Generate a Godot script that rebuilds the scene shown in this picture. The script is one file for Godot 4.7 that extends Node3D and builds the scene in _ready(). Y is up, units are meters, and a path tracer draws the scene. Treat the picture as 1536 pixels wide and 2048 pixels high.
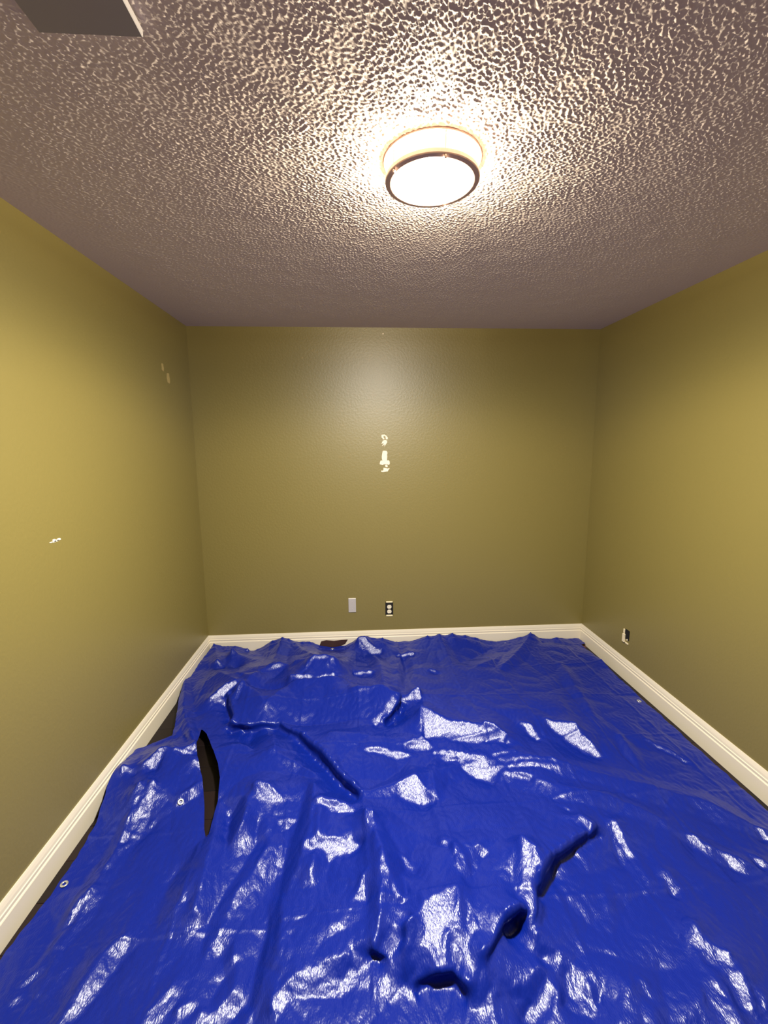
extends Node3D
# An empty bedroom being painted: olive walls, popcorn ceiling, round flush light, and a crumpled blue tarp over the floor.

const LEFT := -1.1853
const RIGHT := 1.8169
const BACK := -3.332
const FRONT := 2.4
const TOP := 2.44
const LAMP := Vector3(0.237, 2.44, -1.4415)
const FIELD_X := -1.20
const FIELD_Z := -3.32
const FIELD_W := 3.04
const FIELD_D := 3.02
const LEAN := 3.0
const CELL := 0.008

var facets := []
var props := []
var field := PackedFloat32Array()
var lean_x := PackedFloat32Array()
var lean_z := PackedFloat32Array()
var calm := PackedFloat32Array()
var field_nx := 0
var field_nz := 0
var used := {}


func _ready():
	# ---- camera, sky, light, exposure
	var camera := Camera3D.new()
	camera.name = "camera"
	camera.position = Vector3(0, 1.6074, 0)
	camera.rotation = Vector3(-0.1523, -0.0591, -0.0077)
	camera.fov = 98.618
	camera.near = 0.05
	add_child(camera)
	camera.current = true
	var world := WorldEnvironment.new()
	world.name = "environment"
	var env := Environment.new()
	env.background_mode = Environment.BG_COLOR
	env.background_color = Color(0.02, 0.02, 0.02)
	env.tonemap_mode = Environment.TONE_MAPPER_LINEAR
	env.tonemap_exposure = 1.0
	env.sdfgi_enabled = true
	env.ssao_enabled = true
	env.ssil_enabled = true
	world.environment = env
	add_child(world)
	lamp_light()
	# ---- the room
	build_room()
	build_ceiling()
	# ---- the things
	build_tarp()
	build_lamp()
	build_vent()
	build_plate()
	build_outlet("power_outlet", Vector3(0.233, 0.319, BACK), 0.0, "uncovered white duplex outlet on the back wall, right of the blank grey plate")
	build_side_outlet()
	build_marks()


# ---------------------------------------------------------------- helpers
func numbered(called: String) -> String:
	var n: int = used.get(called, 0)
	used[called] = n + 1
	return called if n == 0 else "%s_%03d" % [called, n]


func paint(color: Color, rough := 0.6, spec := 0.5, metal := 0.0) -> StandardMaterial3D:
	var m := StandardMaterial3D.new()
	m.albedo_color = color
	m.roughness = rough
	m.metallic_specular = spec
	m.metallic = metal
	return m


func thing(called: String, label: String, category: String, at := Vector3.ZERO, turn := 0.0, group := "") -> Node3D:
	var o := Node3D.new()
	o.name = numbered(called)
	add_child(o)
	o.position = at
	o.rotation.y = turn
	o.set_meta("label", label)
	o.set_meta("category", category)
	if group:
		o.set_meta("group", group)
	return o


func part(called: String, mesh: Mesh, m: Material, parent: Node, at := Vector3.ZERO) -> MeshInstance3D:
	var o := MeshInstance3D.new()
	o.name = called
	o.mesh = mesh
	o.material_override = m
	o.position = at
	parent.add_child(o, true)
	return o


func structure(called: String, mesh: Mesh, m: Material, label: String, category: String, at := Vector3.ZERO) -> MeshInstance3D:
	var o := part(called, mesh, m, self, at)
	o.set_meta("kind", "structure")
	o.set_meta("label", label)
	o.set_meta("category", category)
	return o


func block(size: Vector3) -> BoxMesh:
	var b := BoxMesh.new()
	b.size = size
	return b


# a box with chamfered edges on all sides
func slab(size: Vector3, c: float) -> ArrayMesh:
	var st := SurfaceTool.new()
	st.begin(Mesh.PRIMITIVE_TRIANGLES)
	st.set_smooth_group(-1)
	var h := size / 2.0
	var rings := []
	for k in 4:
		var y: float = [-h.y, -h.y + c, h.y - c, h.y][k]
		var i: float = c if k == 0 or k == 3 else 0.0
		rings.append([Vector3(-h.x + i, y, -h.z + i), Vector3(h.x - i, y, -h.z + i), Vector3(h.x - i, y, h.z - i), Vector3(-h.x + i, y, h.z - i)])
	for k in 3:
		for n in 4:
			quad(st, rings[k][n], rings[k + 1][n], rings[k + 1][(n + 1) % 4], rings[k][(n + 1) % 4])
	quad(st, rings[0][3], rings[0][0], rings[0][1], rings[0][2])
	quad(st, rings[3][0], rings[3][3], rings[3][2], rings[3][1])
	st.generate_normals()
	return st.commit()


func quad(st: SurfaceTool, a: Vector3, b: Vector3, c: Vector3, d: Vector3):
	for p in [a, b, c, a, c, d]:
		st.add_vertex(p)


# a closed profile of (radius, height) points turned about the y axis
func lathe(profile: Array, sides := 64) -> ArrayMesh:
	var st := SurfaceTool.new()
	st.begin(Mesh.PRIMITIVE_TRIANGLES)
	for n in sides:
		var a := TAU * n / sides
		var b := TAU * (n + 1) / sides
		for k in profile.size() - 1:
			st.set_smooth_group(k if profile.size() < 12 else 0)
			var p: Vector2 = profile[k]
			var q: Vector2 = profile[k + 1]
			quad(st, Vector3(p.x * cos(a), p.y, p.x * sin(a)), Vector3(p.x * cos(b), p.y, p.x * sin(b)), Vector3(q.x * cos(b), q.y, q.x * sin(b)), Vector3(q.x * cos(a), q.y, q.x * sin(a)))
	st.generate_normals()
	return st.commit()


# an outline in the x-y plane pushed along z from 0 to depth
func extrude(outline: PackedVector2Array, depth: float) -> ArrayMesh:
	var st := SurfaceTool.new()
	st.begin(Mesh.PRIMITIVE_TRIANGLES)
	st.set_smooth_group(-1)
	var pts := outline
	if Geometry2D.is_polygon_clockwise(pts):
		pts.reverse()
	var n := pts.size()
	for k in n:
		var p := pts[k]
		var q := pts[(k + 1) % n]
		quad(st, Vector3(p.x, p.y, 0), Vector3(p.x, p.y, depth), Vector3(q.x, q.y, depth), Vector3(q.x, q.y, 0))
	var tri := Geometry2D.triangulate_polygon(pts)
	for k in range(0, tri.size(), 3):
		var a := pts[tri[k]]
		var b := pts[tri[k + 1]]
		var c := pts[tri[k + 2]]
		if (b - a).cross(c - a) > 0.0:
			var s := b
			b = c
			c = s
		for p in [a, b, c]:
			st.add_vertex(Vector3(p.x, p.y, depth))
		for p in [a, c, b]:
			st.add_vertex(Vector3(p.x, p.y, 0))
	st.generate_normals()
	return st.commit()


func noise(freq: float, seed_at := 1, kind := FastNoiseLite.TYPE_SIMPLEX_SMOOTH, octaves := 1) -> FastNoiseLite:
	var n := FastNoiseLite.new()
	n.noise_type = kind
	n.seed = seed_at
	n.frequency = freq
	n.fractal_type = FastNoiseLite.FRACTAL_FBM if octaves > 1 else FastNoiseLite.FRACTAL_NONE
	n.fractal_octaves = octaves
	return n


func noise_picture(freq: float, seed_at: int, octaves := 3, side := 512) -> NoiseTexture2D:
	var t := NoiseTexture2D.new()
	t.width = side
	t.height = side
	t.seamless = true
	t.noise = noise(freq, seed_at, FastNoiseLite.TYPE_SIMPLEX_SMOOTH, octaves)
	return t


# ---------------------------------------------------------------- the room
func wall_paint() -> StandardMaterial3D:
	var m := paint(Color(0.505, 0.455, 0.235), 0.44, 0.66)
	m.heightmap_enabled = true
	m.heightmap_scale = 0.035
	m.heightmap_texture = noise_picture(0.03, 11, 3)
	m.uv1_triplanar = true
	m.uv1_world_triplanar = true
	m.uv1_scale = Vector3.ONE * 3.0
	return m


func build_room():
	var olive := wall_paint()
	var t := 0.12
	var deep := FRONT - BACK
	var wide := RIGHT - LEFT
	structure("wall_left", block(Vector3(t, TOP + 0.2, deep + 2 * t)), olive, "olive green painted left wall with a small pale scrape", "wall", Vector3(LEFT - t / 2, TOP / 2, (FRONT + BACK) / 2))
	structure("wall_right", block(Vector3(t, TOP + 0.2, deep + 2 * t)), olive, "olive green painted right wall, darker towards the corner", "wall", Vector3(RIGHT + t / 2, TOP / 2, (FRONT + BACK) / 2))
	structure("wall_back", block(Vector3(wide, TOP + 0.2, t)), olive, "olive green back wall with a glossy reflection of the lamp", "wall", Vector3((LEFT + RIGHT) / 2, TOP / 2, BACK - t / 2))
	structure("wall_front", block(Vector3(wide, TOP + 0.2, t)), olive, "plain olive green wall facing the back wall across the room", "wall", Vector3((LEFT + RIGHT) / 2, TOP / 2, FRONT + t / 2))
	# floor: dark boards laid across the room
	var fl := structure("floor", block(Vector3(wide, 0.08, deep)), paint(Color(0.42, 0.27, 0.24), 0.6), "dark brown plank floor showing in a strip beside the blue tarp", "floor", Vector3((LEFT + RIGHT) / 2, -0.0435, (FRONT + BACK) / 2))
	var browns := []
	for k in 4:
		var m := paint(Color(0.13, 0.085, 0.08).darkened(0.12 * k), 0.42, 0.4)
		browns.append(m)
	var r := RandomNumberGenerator.new()
	r.seed = 5
	var board := slab(Vector3(1.198, 0.012, 0.1602), 0.0015)
	var z := -1.573 + 0.08125 - 0.1625 * 10
	var row := 0
	while z < -0.2:
		for k in 3:
			var x := LEFT + 0.6 + 1.2 * k - (0.6 if row % 2 else 0.0) + (0.0 if row % 2 else 0.0)
			if x + 0.6 > RIGHT:
				x = RIGHT - 0.6
			if x - 0.6 < LEFT:
				x = LEFT + 0.6
			var o := part("plank", board, browns[r.randi() % 4], fl, Vector3(x, -0.006 - 0.0004 * k, z) - fl.position)
			o.rotation.y = 0.0
		z += 0.1625
		row += 1
	# baseboards
	var white := paint(Color(0.90, 0.86, 0.77), 0.4, 0.5)
	var prof := PackedVector2Array([Vector2(0, 0), Vector2(0.016, 0), Vector2(0.016, 0.088), Vector2(0.014, 0.0915), Vector2(0.0115, 0.093), Vector2(0.0115, 0.1), Vector2(0.0135, 0.1025), Vector2(0.0135, 0.108), Vector2(0.0105, 0.1105), Vector2(0.0095, 0.122), Vector2(0.0065, 0.134), Vector2(0.004, 0.1416), Vector2(0, 0.1416)])
	var b := structure("baseboard_left", extrude(prof, deep - 0.03), white, "white moulded baseboard along the left wall", "baseboard", Vector3(LEFT, 0, BACK + 0.015))
	b = structure("baseboard_back", extrude(prof, wide), white, "white moulded baseboard along the back wall", "baseboard", Vector3(RIGHT, 0, BACK))
	b.rotation.y = -PI / 2
	b = structure("baseboard_right", extrude(prof, deep - 0.03), white, "white moulded baseboard along the right wall", "baseboard", Vector3(RIGHT, 0, FRONT - 0.015))
	b.rotation.y = PI


func build_ceiling():
	var white := paint(Color(0.90, 0.845, 0.80), 0.75, 0.5)
	var t := 0.12
	var slab_top := structure("ceiling", block(Vector3(RIGHT - LEFT + 2 * t, t, FRONT - BACK + 2 * t)), white, "off-white popcorn textured ceiling", "ceiling", Vector3((LEFT + RIGHT) / 2, TOP + t / 2 + 0.003, (FRONT + BACK) / 2))
	# the sprayed coat: a lumpy sheet hanging just under the slab
	var step := 0.0034
	var depth := 3.05
	var nx := int((RIGHT - LEFT) / step)
	var nz := int(depth / step)
	var lump := noise(88.0, 21)
	var fine := noise(160.0, 22)
	var patch := noise(5.0, 23, FastNoiseLite.TYPE_SIMPLEX_SMOOTH, 3)
	var heights := PackedFloat32Array()
	heights.resize((nx + 1) * (nz + 1))
	for j in nz + 1:
		var zz := BACK + step * j
		for i in nx + 1:
			var xx := LEFT + step * i
			var edge := minf(minf(xx - LEFT, RIGHT - xx), zz - BACK)
			var full := smoothstep(0.02, 0.34, edge) * (0.9 + 0.55 * patch.get_noise_2d(xx, zz))
			var far := Vector2(xx - LAMP.x, zz - LAMP.z).length()
			var v := lump.get_noise_2d(xx, zz) + 0.45 * fine.get_noise_2d(xx, zz)
			heights[j * (nx + 1) + i] = (0.08 + full) * 0.0016 * smoothstep(-0.3, 0.7, v) if far > 0.14 else 0.001
	var v := PackedVector3Array()
	var n := PackedVector3Array()
	var idx := PackedInt32Array()
	v.resize(heights.size())
	n.resize(heights.size())
	idx.resize(nx * nz * 6)
	var at := 0
	for j in nz + 1:
		for i in nx + 1:
			var k := j * (nx + 1) + i
			v[k] = Vector3(LEFT + step * i, -heights[k], BACK + step * j)
			var dx := heights[k + (1 if i < nx else 0)] - heights[k - (1 if i > 0 else 0)]
			var dz := heights[k + (nx + 1 if j < nz else 0)] - heights[k - (nx + 1 if j > 0 else 0)]
			n[k] = Vector3(-dx / (2 * step), -1.0, -dz / (2 * step)).normalized()
			if i < nx and j < nz:
				idx[at] = k
				idx[at + 1] = k + nx + 1
				idx[at + 2] = k + 1
				idx[at + 3] = k + 1
				idx[at + 4] = k + nx + 1
				idx[at + 5] = k + nx + 2
				at += 6
	var o := part("popcorn_coat", packed(v, n, idx), white, slab_top, Vector3(0, TOP, 0) - slab_top.position)
	o.set_meta("kind", "stuff")


func packed(v: PackedVector3Array, n: PackedVector3Array, idx: PackedInt32Array, uv := PackedVector2Array()) -> ArrayMesh:
	var a := []
	a.resize(Mesh.ARRAY_MAX)
	a[Mesh.ARRAY_VERTEX] = v
	a[Mesh.ARRAY_NORMAL] = n
	a[Mesh.ARRAY_INDEX] = idx
	if uv.size():
		a[Mesh.ARRAY_TEX_UV] = uv
	var m := ArrayMesh.new()
	m.add_surface_from_arrays(Mesh.PRIMITIVE_TRIANGLES, a)
	return m


# ---------------------------------------------------------------- the tarp
# A sheet lying on the floor. Its height is the smoothest one that takes the slopes of the facets and folds listed in lay_folds(), held down by the floor.
func facet(pts: Array, gx: float, gz: float, w: float):
	var p := PackedVector2Array()
	for k in range(0, pts.size(), 2):
		p.append(Vector2(pts[k], pts[k + 1]))
	facets.append([p, gx, gz, w])


func prop(x: float, z: float, h: float, w: float):
	props.append([x, z, h, w])

func lay_folds():
	facet([-0.470, -2.285, -0.344, -2.169, -0.329, -2.185, -0.455, -2.301], 0.85, -0.92, 8.00)
	facet([-0.344, -2.169, -0.224, -2.019, -0.207, -2.032, -0.327, -2.182], 1.68, -1.34, 8.00)
	facet([-0.224, -2.019, -0.127, -1.880, -0.109, -1.893, -0.206, -2.031], 2.06, -1.44, 8.00)
	facet([-0.127, -1.880, -0.032, -1.767, -0.015, -1.782, -0.110, -1.894], 1.79, -1.51, 8.00)
	facet([-0.731, -2.291, -0.623, -2.279, -0.621, -2.301, -0.728, -2.313], 0.31, -2.82, 8.00)
	facet([-0.623, -2.279, -0.482, -2.290, -0.484, -2.312, -0.625, -2.301], -0.17, -2.03, 8.00)
	facet([-0.839, -2.549, -0.751, -2.363, -0.731, -2.372, -0.819, -2.558], 2.27, -1.07, 8.00)
	facet([0.937, -1.491, 0.814, -1.431, 0.804, -1.451, 0.928, -1.511], -0.80, -1.63, 8.00)
	facet([0.814, -1.431, 0.709, -1.367, 0.698, -1.385, 0.802, -1.450], -1.11, -1.81, 8.00)
	facet([0.709, -1.367, 0.589, -1.242, 0.573, -1.257, 0.693, -1.382], -2.38, -2.29, 8.00)
	facet([0.589, -1.242, 0.528, -1.199, 0.515, -1.217, 0.577, -1.260], -2.46, -3.56, 8.00)
	facet([0.528, -1.199, 0.450, -1.159, 0.440, -1.178, 0.517, -1.219], -1.44, -2.78, 8.00)
	facet([0.450, -1.159, 0.367, -1.082, 0.352, -1.099, 0.435, -1.175], -0.89, -0.97, 8.00)
	facet([0.149, -1.051, 0.202, -1.054, 0.201, -1.076, 0.148, -1.073], -0.07, -1.54, 8.00)
	facet([0.202, -1.054, 0.253, -1.053, 0.254, -1.075, 0.202, -1.076], 0.04, -2.15, 8.00)
	facet([0.253, -1.053, 0.283, -1.021, 0.299, -1.035, 0.270, -1.068], 1.32, -1.20, 8.00)
	facet([0.005, -1.132, 0.061, -1.115, 0.067, -1.136, 0.011, -1.153], 0.54, -1.80, 8.00)
	facet([-0.128, -1.166, -0.049, -1.151, -0.045, -1.173, -0.124, -1.188], 0.12, -0.67, 8.00)
	facet([-0.049, -1.151, 0.010, -1.130, 0.017, -1.151, -0.042, -1.172], 0.23, -0.64, 8.00)
	facet([0.427, -1.012, 0.482, -1.023, 0.478, -1.044, 0.423, -1.034], -0.12, -0.67, 8.00)
	facet([0.482, -1.023, 0.536, -1.054, 0.525, -1.073, 0.471, -1.042], -0.34, -0.59, 8.00)
	facet([-0.241, -2.340, -0.097, -2.348, -0.098, -2.368, -0.242, -2.360], -0.08, -1.41, 8.00)
	facet([-0.097, -2.348, -0.025, -2.429, -0.040, -2.442, -0.112, -2.362], -1.75, -1.57, 8.00)
	facet([0.144, -2.268, 0.224, -2.363, 0.209, -2.376, 0.129, -2.281], -2.55, -2.15, 8.00)
	facet([0.224, -2.363, 0.256, -2.439, 0.238, -2.447, 0.206, -2.370], -3.81, -1.58, 8.00)
	facet([-0.403, -1.661, -0.368, -1.546, -0.426, -1.529, -0.431, -1.653], 0.48, -0.14, 0.25)
	facet([-0.403, -1.661, -0.368, -1.546, -0.311, -1.563, -0.374, -1.670], -0.48, 0.14, 0.25)
	facet([-0.368, -1.546, -0.410, -1.419, -0.467, -1.438, -0.426, -1.564], 0.48, 0.16, 0.25)
	facet([-0.368, -1.546, -0.410, -1.419, -0.353, -1.400, -0.311, -1.527], -0.48, -0.16, 0.25)
	facet([-0.410, -1.419, -0.461, -1.298, -0.516, -1.321, -0.465, -1.442], 0.46, 0.19, 0.25)
	facet([-0.410, -1.419, -0.461, -1.298, -0.405, -1.275, -0.354, -1.396], -0.46, -0.19, 0.25)
	facet([-0.461, -1.298, -0.497, -1.188, -0.525, -1.198, -0.518, -1.317], 0.48, 0.16, 0.25)
	facet([-0.461, -1.298, -0.497, -1.188, -0.468, -1.179, -0.404, -1.279], -0.48, -0.16, 0.25)
	facet([-0.630, -1.751, -0.594, -1.570, -0.643, -1.560, -0.654, -1.746], 0.59, -0.12, 0.25)
	facet([-0.630, -1.751, -0.594, -1.570, -0.545, -1.580, -0.605, -1.756], -0.59, 0.12, 0.25)
	facet([-0.594, -1.570, -0.580, -1.436, -0.630, -1.431, -0.644, -1.565], 0.60, -0.06, 0.25)
	facet([-0.594, -1.570, -0.580, -1.436, -0.530, -1.441, -0.544, -1.575], -0.60, 0.06, 0.25)
	facet([-0.580, -1.436, -0.573, -1.312, -0.598, -1.310, -0.630, -1.433], 0.60, -0.03, 0.25)
	facet([-0.580, -1.436, -0.573, -1.312, -0.548, -1.313, -0.530, -1.438], -0.60, 0.03, 0.25)
	facet([-0.949, -1.848, -0.968, -1.676, -1.017, -1.681, -0.974, -1.851], 0.44, 0.05, 0.25)
	facet([-0.949, -1.848, -0.968, -1.676, -0.918, -1.671, -0.924, -1.846], -0.44, -0.05, 0.25)
	facet([-0.968, -1.676, -0.984, -1.497, -1.034, -1.502, -1.017, -1.681], 0.44, 0.04, 0.25)
	facet([-0.968, -1.676, -0.984, -1.497, -0.935, -1.492, -0.918, -1.671], -0.44, -0.04, 0.25)
	facet([-0.984, -1.497, -0.987, -1.335, -1.037, -1.336, -1.034, -1.498], 0.44, 0.01, 0.25)
	facet([-0.984, -1.497, -0.987, -1.335, -0.937, -1.334, -0.934, -1.496], -0.44, -0.01, 0.25)
	facet([-0.987, -1.335, -0.992, -1.242, -1.017, -1.243, -1.037, -1.337], 0.44, 0.02, 0.25)
	facet([-0.987, -1.335, -0.992, -1.242, -0.967, -1.241, -0.937, -1.332], -0.44, -0.02, 0.25)
	facet([-0.174, -1.698, -0.180, -1.494, -0.230, -1.495, -0.199, -1.699], 0.56, 0.02, 0.25)
	facet([-0.174, -1.698, -0.180, -1.494, -0.130, -1.492, -0.149, -1.697], -0.56, -0.02, 0.25)
	facet([-0.180, -1.494, -0.203, -1.320, -0.253, -1.326, -0.230, -1.500], 0.56, 0.07, 0.25)
	facet([-0.180, -1.494, -0.203, -1.320, -0.154, -1.313, -0.131, -1.487], -0.56, -0.07, 0.25)
	facet([-0.203, -1.320, -0.227, -1.222, -0.276, -1.234, -0.252, -1.332], 0.54, 0.13, 0.25)
	facet([-0.203, -1.320, -0.227, -1.222, -0.179, -1.210, -0.155, -1.308], -0.54, -0.13, 0.25)
	facet([-0.227, -1.222, -0.238, -1.086, -0.263, -1.088, -0.277, -1.226], 0.56, 0.04, 0.25)
	facet([-0.227, -1.222, -0.238, -1.086, -0.213, -1.084, -0.178, -1.218], -0.56, -0.04, 0.25)
	facet([0.091, -1.473, 0.063, -1.318, 0.028, -1.324, 0.073, -1.476], 0.70, 0.13, 0.25)
	facet([0.091, -1.473, 0.063, -1.318, 0.097, -1.312, 0.108, -1.470], -0.70, -0.13, 0.25)
	facet([0.063, -1.318, 0.045, -1.241, 0.028, -1.244, 0.029, -1.326], 0.70, 0.16, 0.25)
	facet([0.063, -1.318, 0.045, -1.241, 0.062, -1.237, 0.097, -1.310], -0.70, -0.16, 0.25)
	facet([0.347, -1.467, 0.355, -1.358, 0.315, -1.355, 0.327, -1.466], 0.45, -0.03, 0.25)
	facet([0.347, -1.467, 0.355, -1.358, 0.394, -1.360, 0.367, -1.468], -0.45, 0.03, 0.25)
	facet([0.355, -1.358, 0.292, -1.170, 0.273, -1.176, 0.317, -1.370], 0.43, 0.14, 0.25)
	facet([0.355, -1.358, 0.292, -1.170, 0.311, -1.163, 0.392, -1.345], -0.43, -0.14, 0.25)
	facet([0.593, -1.415, 0.562, -1.280, 0.518, -1.290, 0.571, -1.420], 0.54, 0.13, 0.25)
	facet([0.593, -1.415, 0.562, -1.280, 0.606, -1.270, 0.615, -1.410], -0.54, -0.13, 0.25)
	facet([0.562, -1.280, 0.536, -1.174, 0.514, -1.180, 0.518, -1.291], 0.54, 0.13, 0.25)
	facet([0.562, -1.280, 0.536, -1.174, 0.557, -1.169, 0.606, -1.269], -0.54, -0.13, 0.25)
	facet([0.517, -1.981, 0.649, -1.955, 0.632, -1.866, 0.508, -1.937], 0.06, -0.28, 0.25)
	facet([0.517, -1.981, 0.649, -1.955, 0.667, -2.043, 0.526, -2.025], -0.06, 0.28, 0.25)
	facet([0.649, -1.955, 0.771, -1.906, 0.737, -1.822, 0.616, -1.871], 0.11, -0.27, 0.25)
	facet([0.649, -1.955, 0.771, -1.906, 0.805, -1.989, 0.683, -2.038], -0.11, 0.27, 0.25)
	facet([0.771, -1.906, 0.930, -1.871, 0.911, -1.783, 0.752, -1.818], 0.06, -0.28, 0.25)
	facet([0.771, -1.906, 0.930, -1.871, 0.949, -1.959, 0.790, -1.994], -0.06, 0.28, 0.25)
	facet([0.930, -1.871, 1.219, -1.767, 1.189, -1.683, 0.900, -1.787], 0.10, -0.27, 0.25)
	facet([0.930, -1.871, 1.219, -1.767, 1.249, -1.852, 0.961, -1.956], -0.10, 0.27, 0.25)
	facet([1.219, -1.767, 1.488, -1.646, 1.451, -1.564, 1.182, -1.685], 0.12, -0.26, 0.25)
	facet([1.219, -1.767, 1.488, -1.646, 1.525, -1.728, 1.256, -1.849], -0.12, 0.26, 0.25)
	facet([1.488, -1.646, 1.630, -1.479, 1.596, -1.450, 1.420, -1.588], 0.22, -0.19, 0.25)
	facet([1.488, -1.646, 1.630, -1.479, 1.665, -1.508, 1.557, -1.704], -0.22, 0.19, 0.25)
	facet([0.641, -1.886, 0.783, -1.806, 0.748, -1.745, 0.624, -1.856], 0.15, -0.27, 0.25)
	facet([0.641, -1.886, 0.783, -1.806, 0.817, -1.867, 0.658, -1.916], -0.15, 0.27, 0.25)
	facet([0.783, -1.806, 0.909, -1.720, 0.869, -1.662, 0.743, -1.749], 0.18, -0.26, 0.25)
	facet([0.783, -1.806, 0.909, -1.720, 0.948, -1.778, 0.822, -1.864], -0.18, 0.26, 0.25)
	facet([0.909, -1.720, 1.089, -1.670, 1.070, -1.602, 0.890, -1.653], 0.08, -0.30, 0.25)
	facet([0.909, -1.720, 1.089, -1.670, 1.108, -1.737, 0.928, -1.787], -0.08, 0.30, 0.25)
	facet([1.089, -1.670, 1.259, -1.552, 1.239, -1.523, 1.049, -1.612], 0.18, -0.26, 0.25)
	facet([1.089, -1.670, 1.259, -1.552, 1.279, -1.581, 1.129, -1.727], -0.18, 0.26, 0.25)
	facet([1.400, -2.102, 1.385, -1.981, 1.336, -1.987, 1.375, -2.105], 0.40, 0.05, 0.25)
	facet([1.400, -2.102, 1.385, -1.981, 1.435, -1.975, 1.425, -2.098], -0.40, -0.05, 0.25)
	facet([1.385, -1.981, 1.361, -1.862, 1.336, -1.867, 1.336, -1.991], 0.39, 0.08, 0.25)
	facet([1.385, -1.981, 1.361, -1.862, 1.385, -1.857, 1.434, -1.971], -0.39, -0.08, 0.25)
	facet([1.445, -2.915, 1.398, -2.599, 1.329, -2.610, 1.410, -2.920], 0.28, 0.04, 0.25)
	facet([1.445, -2.915, 1.398, -2.599, 1.468, -2.589, 1.480, -2.909], -0.28, -0.04, 0.25)
	facet([1.398, -2.599, 1.340, -2.248, 1.306, -2.253, 1.329, -2.611], 0.28, 0.05, 0.25)
	facet([1.398, -2.599, 1.340, -2.248, 1.375, -2.242, 1.467, -2.588], -0.28, -0.05, 0.25)
	facet([0.636, -3.299, 0.657, -2.925, 0.578, -2.921, 0.596, -3.297], 0.37, -0.02, 0.25)
	facet([0.636, -3.299, 0.657, -2.925, 0.737, -2.930, 0.676, -3.301], -0.37, 0.02, 0.25)
	facet([0.657, -2.925, 0.662, -2.508, 0.622, -2.508, 0.577, -2.924], 0.37, -0.00, 0.25)
	facet([0.657, -2.925, 0.662, -2.508, 0.702, -2.509, 0.737, -2.926], -0.37, 0.00, 0.25)
	facet([1.368, -3.289, 1.149, -3.019, 1.087, -3.069, 1.337, -3.315], 0.29, 0.24, 0.25)
	facet([1.368, -3.289, 1.149, -3.019, 1.211, -2.968, 1.399, -3.264], -0.29, -0.24, 0.25)
	facet([1.149, -3.019, 0.974, -2.832, 0.945, -2.859, 1.090, -3.073], 0.27, 0.26, 0.25)
	facet([1.149, -3.019, 0.974, -2.832, 1.004, -2.804, 1.207, -2.964], -0.27, -0.26, 0.25)
	facet([0.056, -3.264, 0.138, -2.951, 0.060, -2.930, 0.017, -3.254], 0.48, -0.13, 0.25)
	facet([0.056, -3.264, 0.138, -2.951, 0.215, -2.971, 0.095, -3.274], -0.48, 0.13, 0.25)
	facet([0.138, -2.951, 0.149, -2.562, 0.109, -2.560, 0.058, -2.948], 0.50, -0.01, 0.25)
	facet([0.138, -2.951, 0.149, -2.562, 0.189, -2.563, 0.218, -2.953], -0.50, 0.01, 0.25)
	facet([-0.607, -3.293, -0.623, -2.873, -0.723, -2.877, -0.657, -3.295], 0.40, 0.02, 0.25)
	facet([-0.607, -3.293, -0.623, -2.873, -0.523, -2.870, -0.557, -3.291], -0.40, -0.02, 0.25)
	facet([-0.623, -2.873, -0.751, -2.588, -0.796, -2.608, -0.714, -2.914], 0.37, 0.16, 0.25)
	facet([-0.623, -2.873, -0.751, -2.588, -0.705, -2.568, -0.532, -2.833], -0.37, -0.16, 0.25)
	facet([-0.509, -3.274, -0.241, -2.799, -0.310, -2.760, -0.544, -3.254], 0.33, -0.18, 0.25)
	facet([-0.509, -3.274, -0.241, -2.799, -0.171, -2.839, -0.474, -3.293], -0.33, 0.18, 0.25)
	facet([-0.241, -2.799, -0.169, -2.687, -0.203, -2.666, -0.308, -2.757], 0.32, -0.20, 0.25)
	facet([-0.241, -2.799, -0.169, -2.687, -0.136, -2.709, -0.173, -2.842], -0.32, 0.20, 0.25)
	facet([-1.124, -3.284, -0.941, -2.807, -1.016, -2.778, -1.161, -3.270], 0.35, -0.13, 0.25)
	facet([-1.124, -3.284, -0.941, -2.807, -0.866, -2.835, -1.086, -3.299], -0.35, 0.13, 0.25)
	facet([-0.941, -2.807, -0.781, -2.645, -0.810, -2.617, -0.998, -2.750], 0.27, -0.26, 0.25)
	facet([-0.941, -2.807, -0.781, -2.645, -0.753, -2.674, -0.884, -2.863], -0.27, 0.26, 0.25)
	facet([-1.192, -2.877, -1.041, -2.446, -1.088, -2.430, -1.216, -2.868], 0.57, -0.20, 0.25)
	facet([-1.192, -2.877, -1.041, -2.446, -0.994, -2.463, -1.168, -2.885], -0.57, 0.20, 0.25)
	facet([-1.041, -2.446, -0.855, -2.108, -0.877, -2.096, -1.085, -2.422], 0.53, -0.29, 0.25)
	facet([-1.041, -2.446, -0.855, -2.108, -0.833, -2.121, -0.997, -2.471], -0.53, 0.29, 0.25)
	facet([0.312, -3.273, 0.333, -2.931, 0.283, -2.928, 0.287, -3.271], -0.50, 0.03, 0.25)
	facet([0.312, -3.273, 0.333, -2.931, 0.383, -2.934, 0.337, -3.274], 0.50, -0.03, 0.25)
	facet([0.333, -2.931, 0.231, -2.427, 0.206, -2.432, 0.284, -2.941], -0.49, -0.10, 0.25)
	facet([0.333, -2.931, 0.231, -2.427, 0.255, -2.422, 0.382, -2.921], 0.49, 0.10, 0.25)
	facet([-0.779, -1.261, -0.824, -1.205, -0.863, -1.236, -0.799, -1.277], 0.31, 0.25, 0.25)
	facet([-0.779, -1.261, -0.824, -1.205, -0.784, -1.174, -0.760, -1.246], -0.31, -0.25, 0.25)
	facet([-0.824, -1.205, -0.839, -1.118, -0.889, -1.127, -0.873, -1.214], 0.39, 0.07, 0.25)
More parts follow.
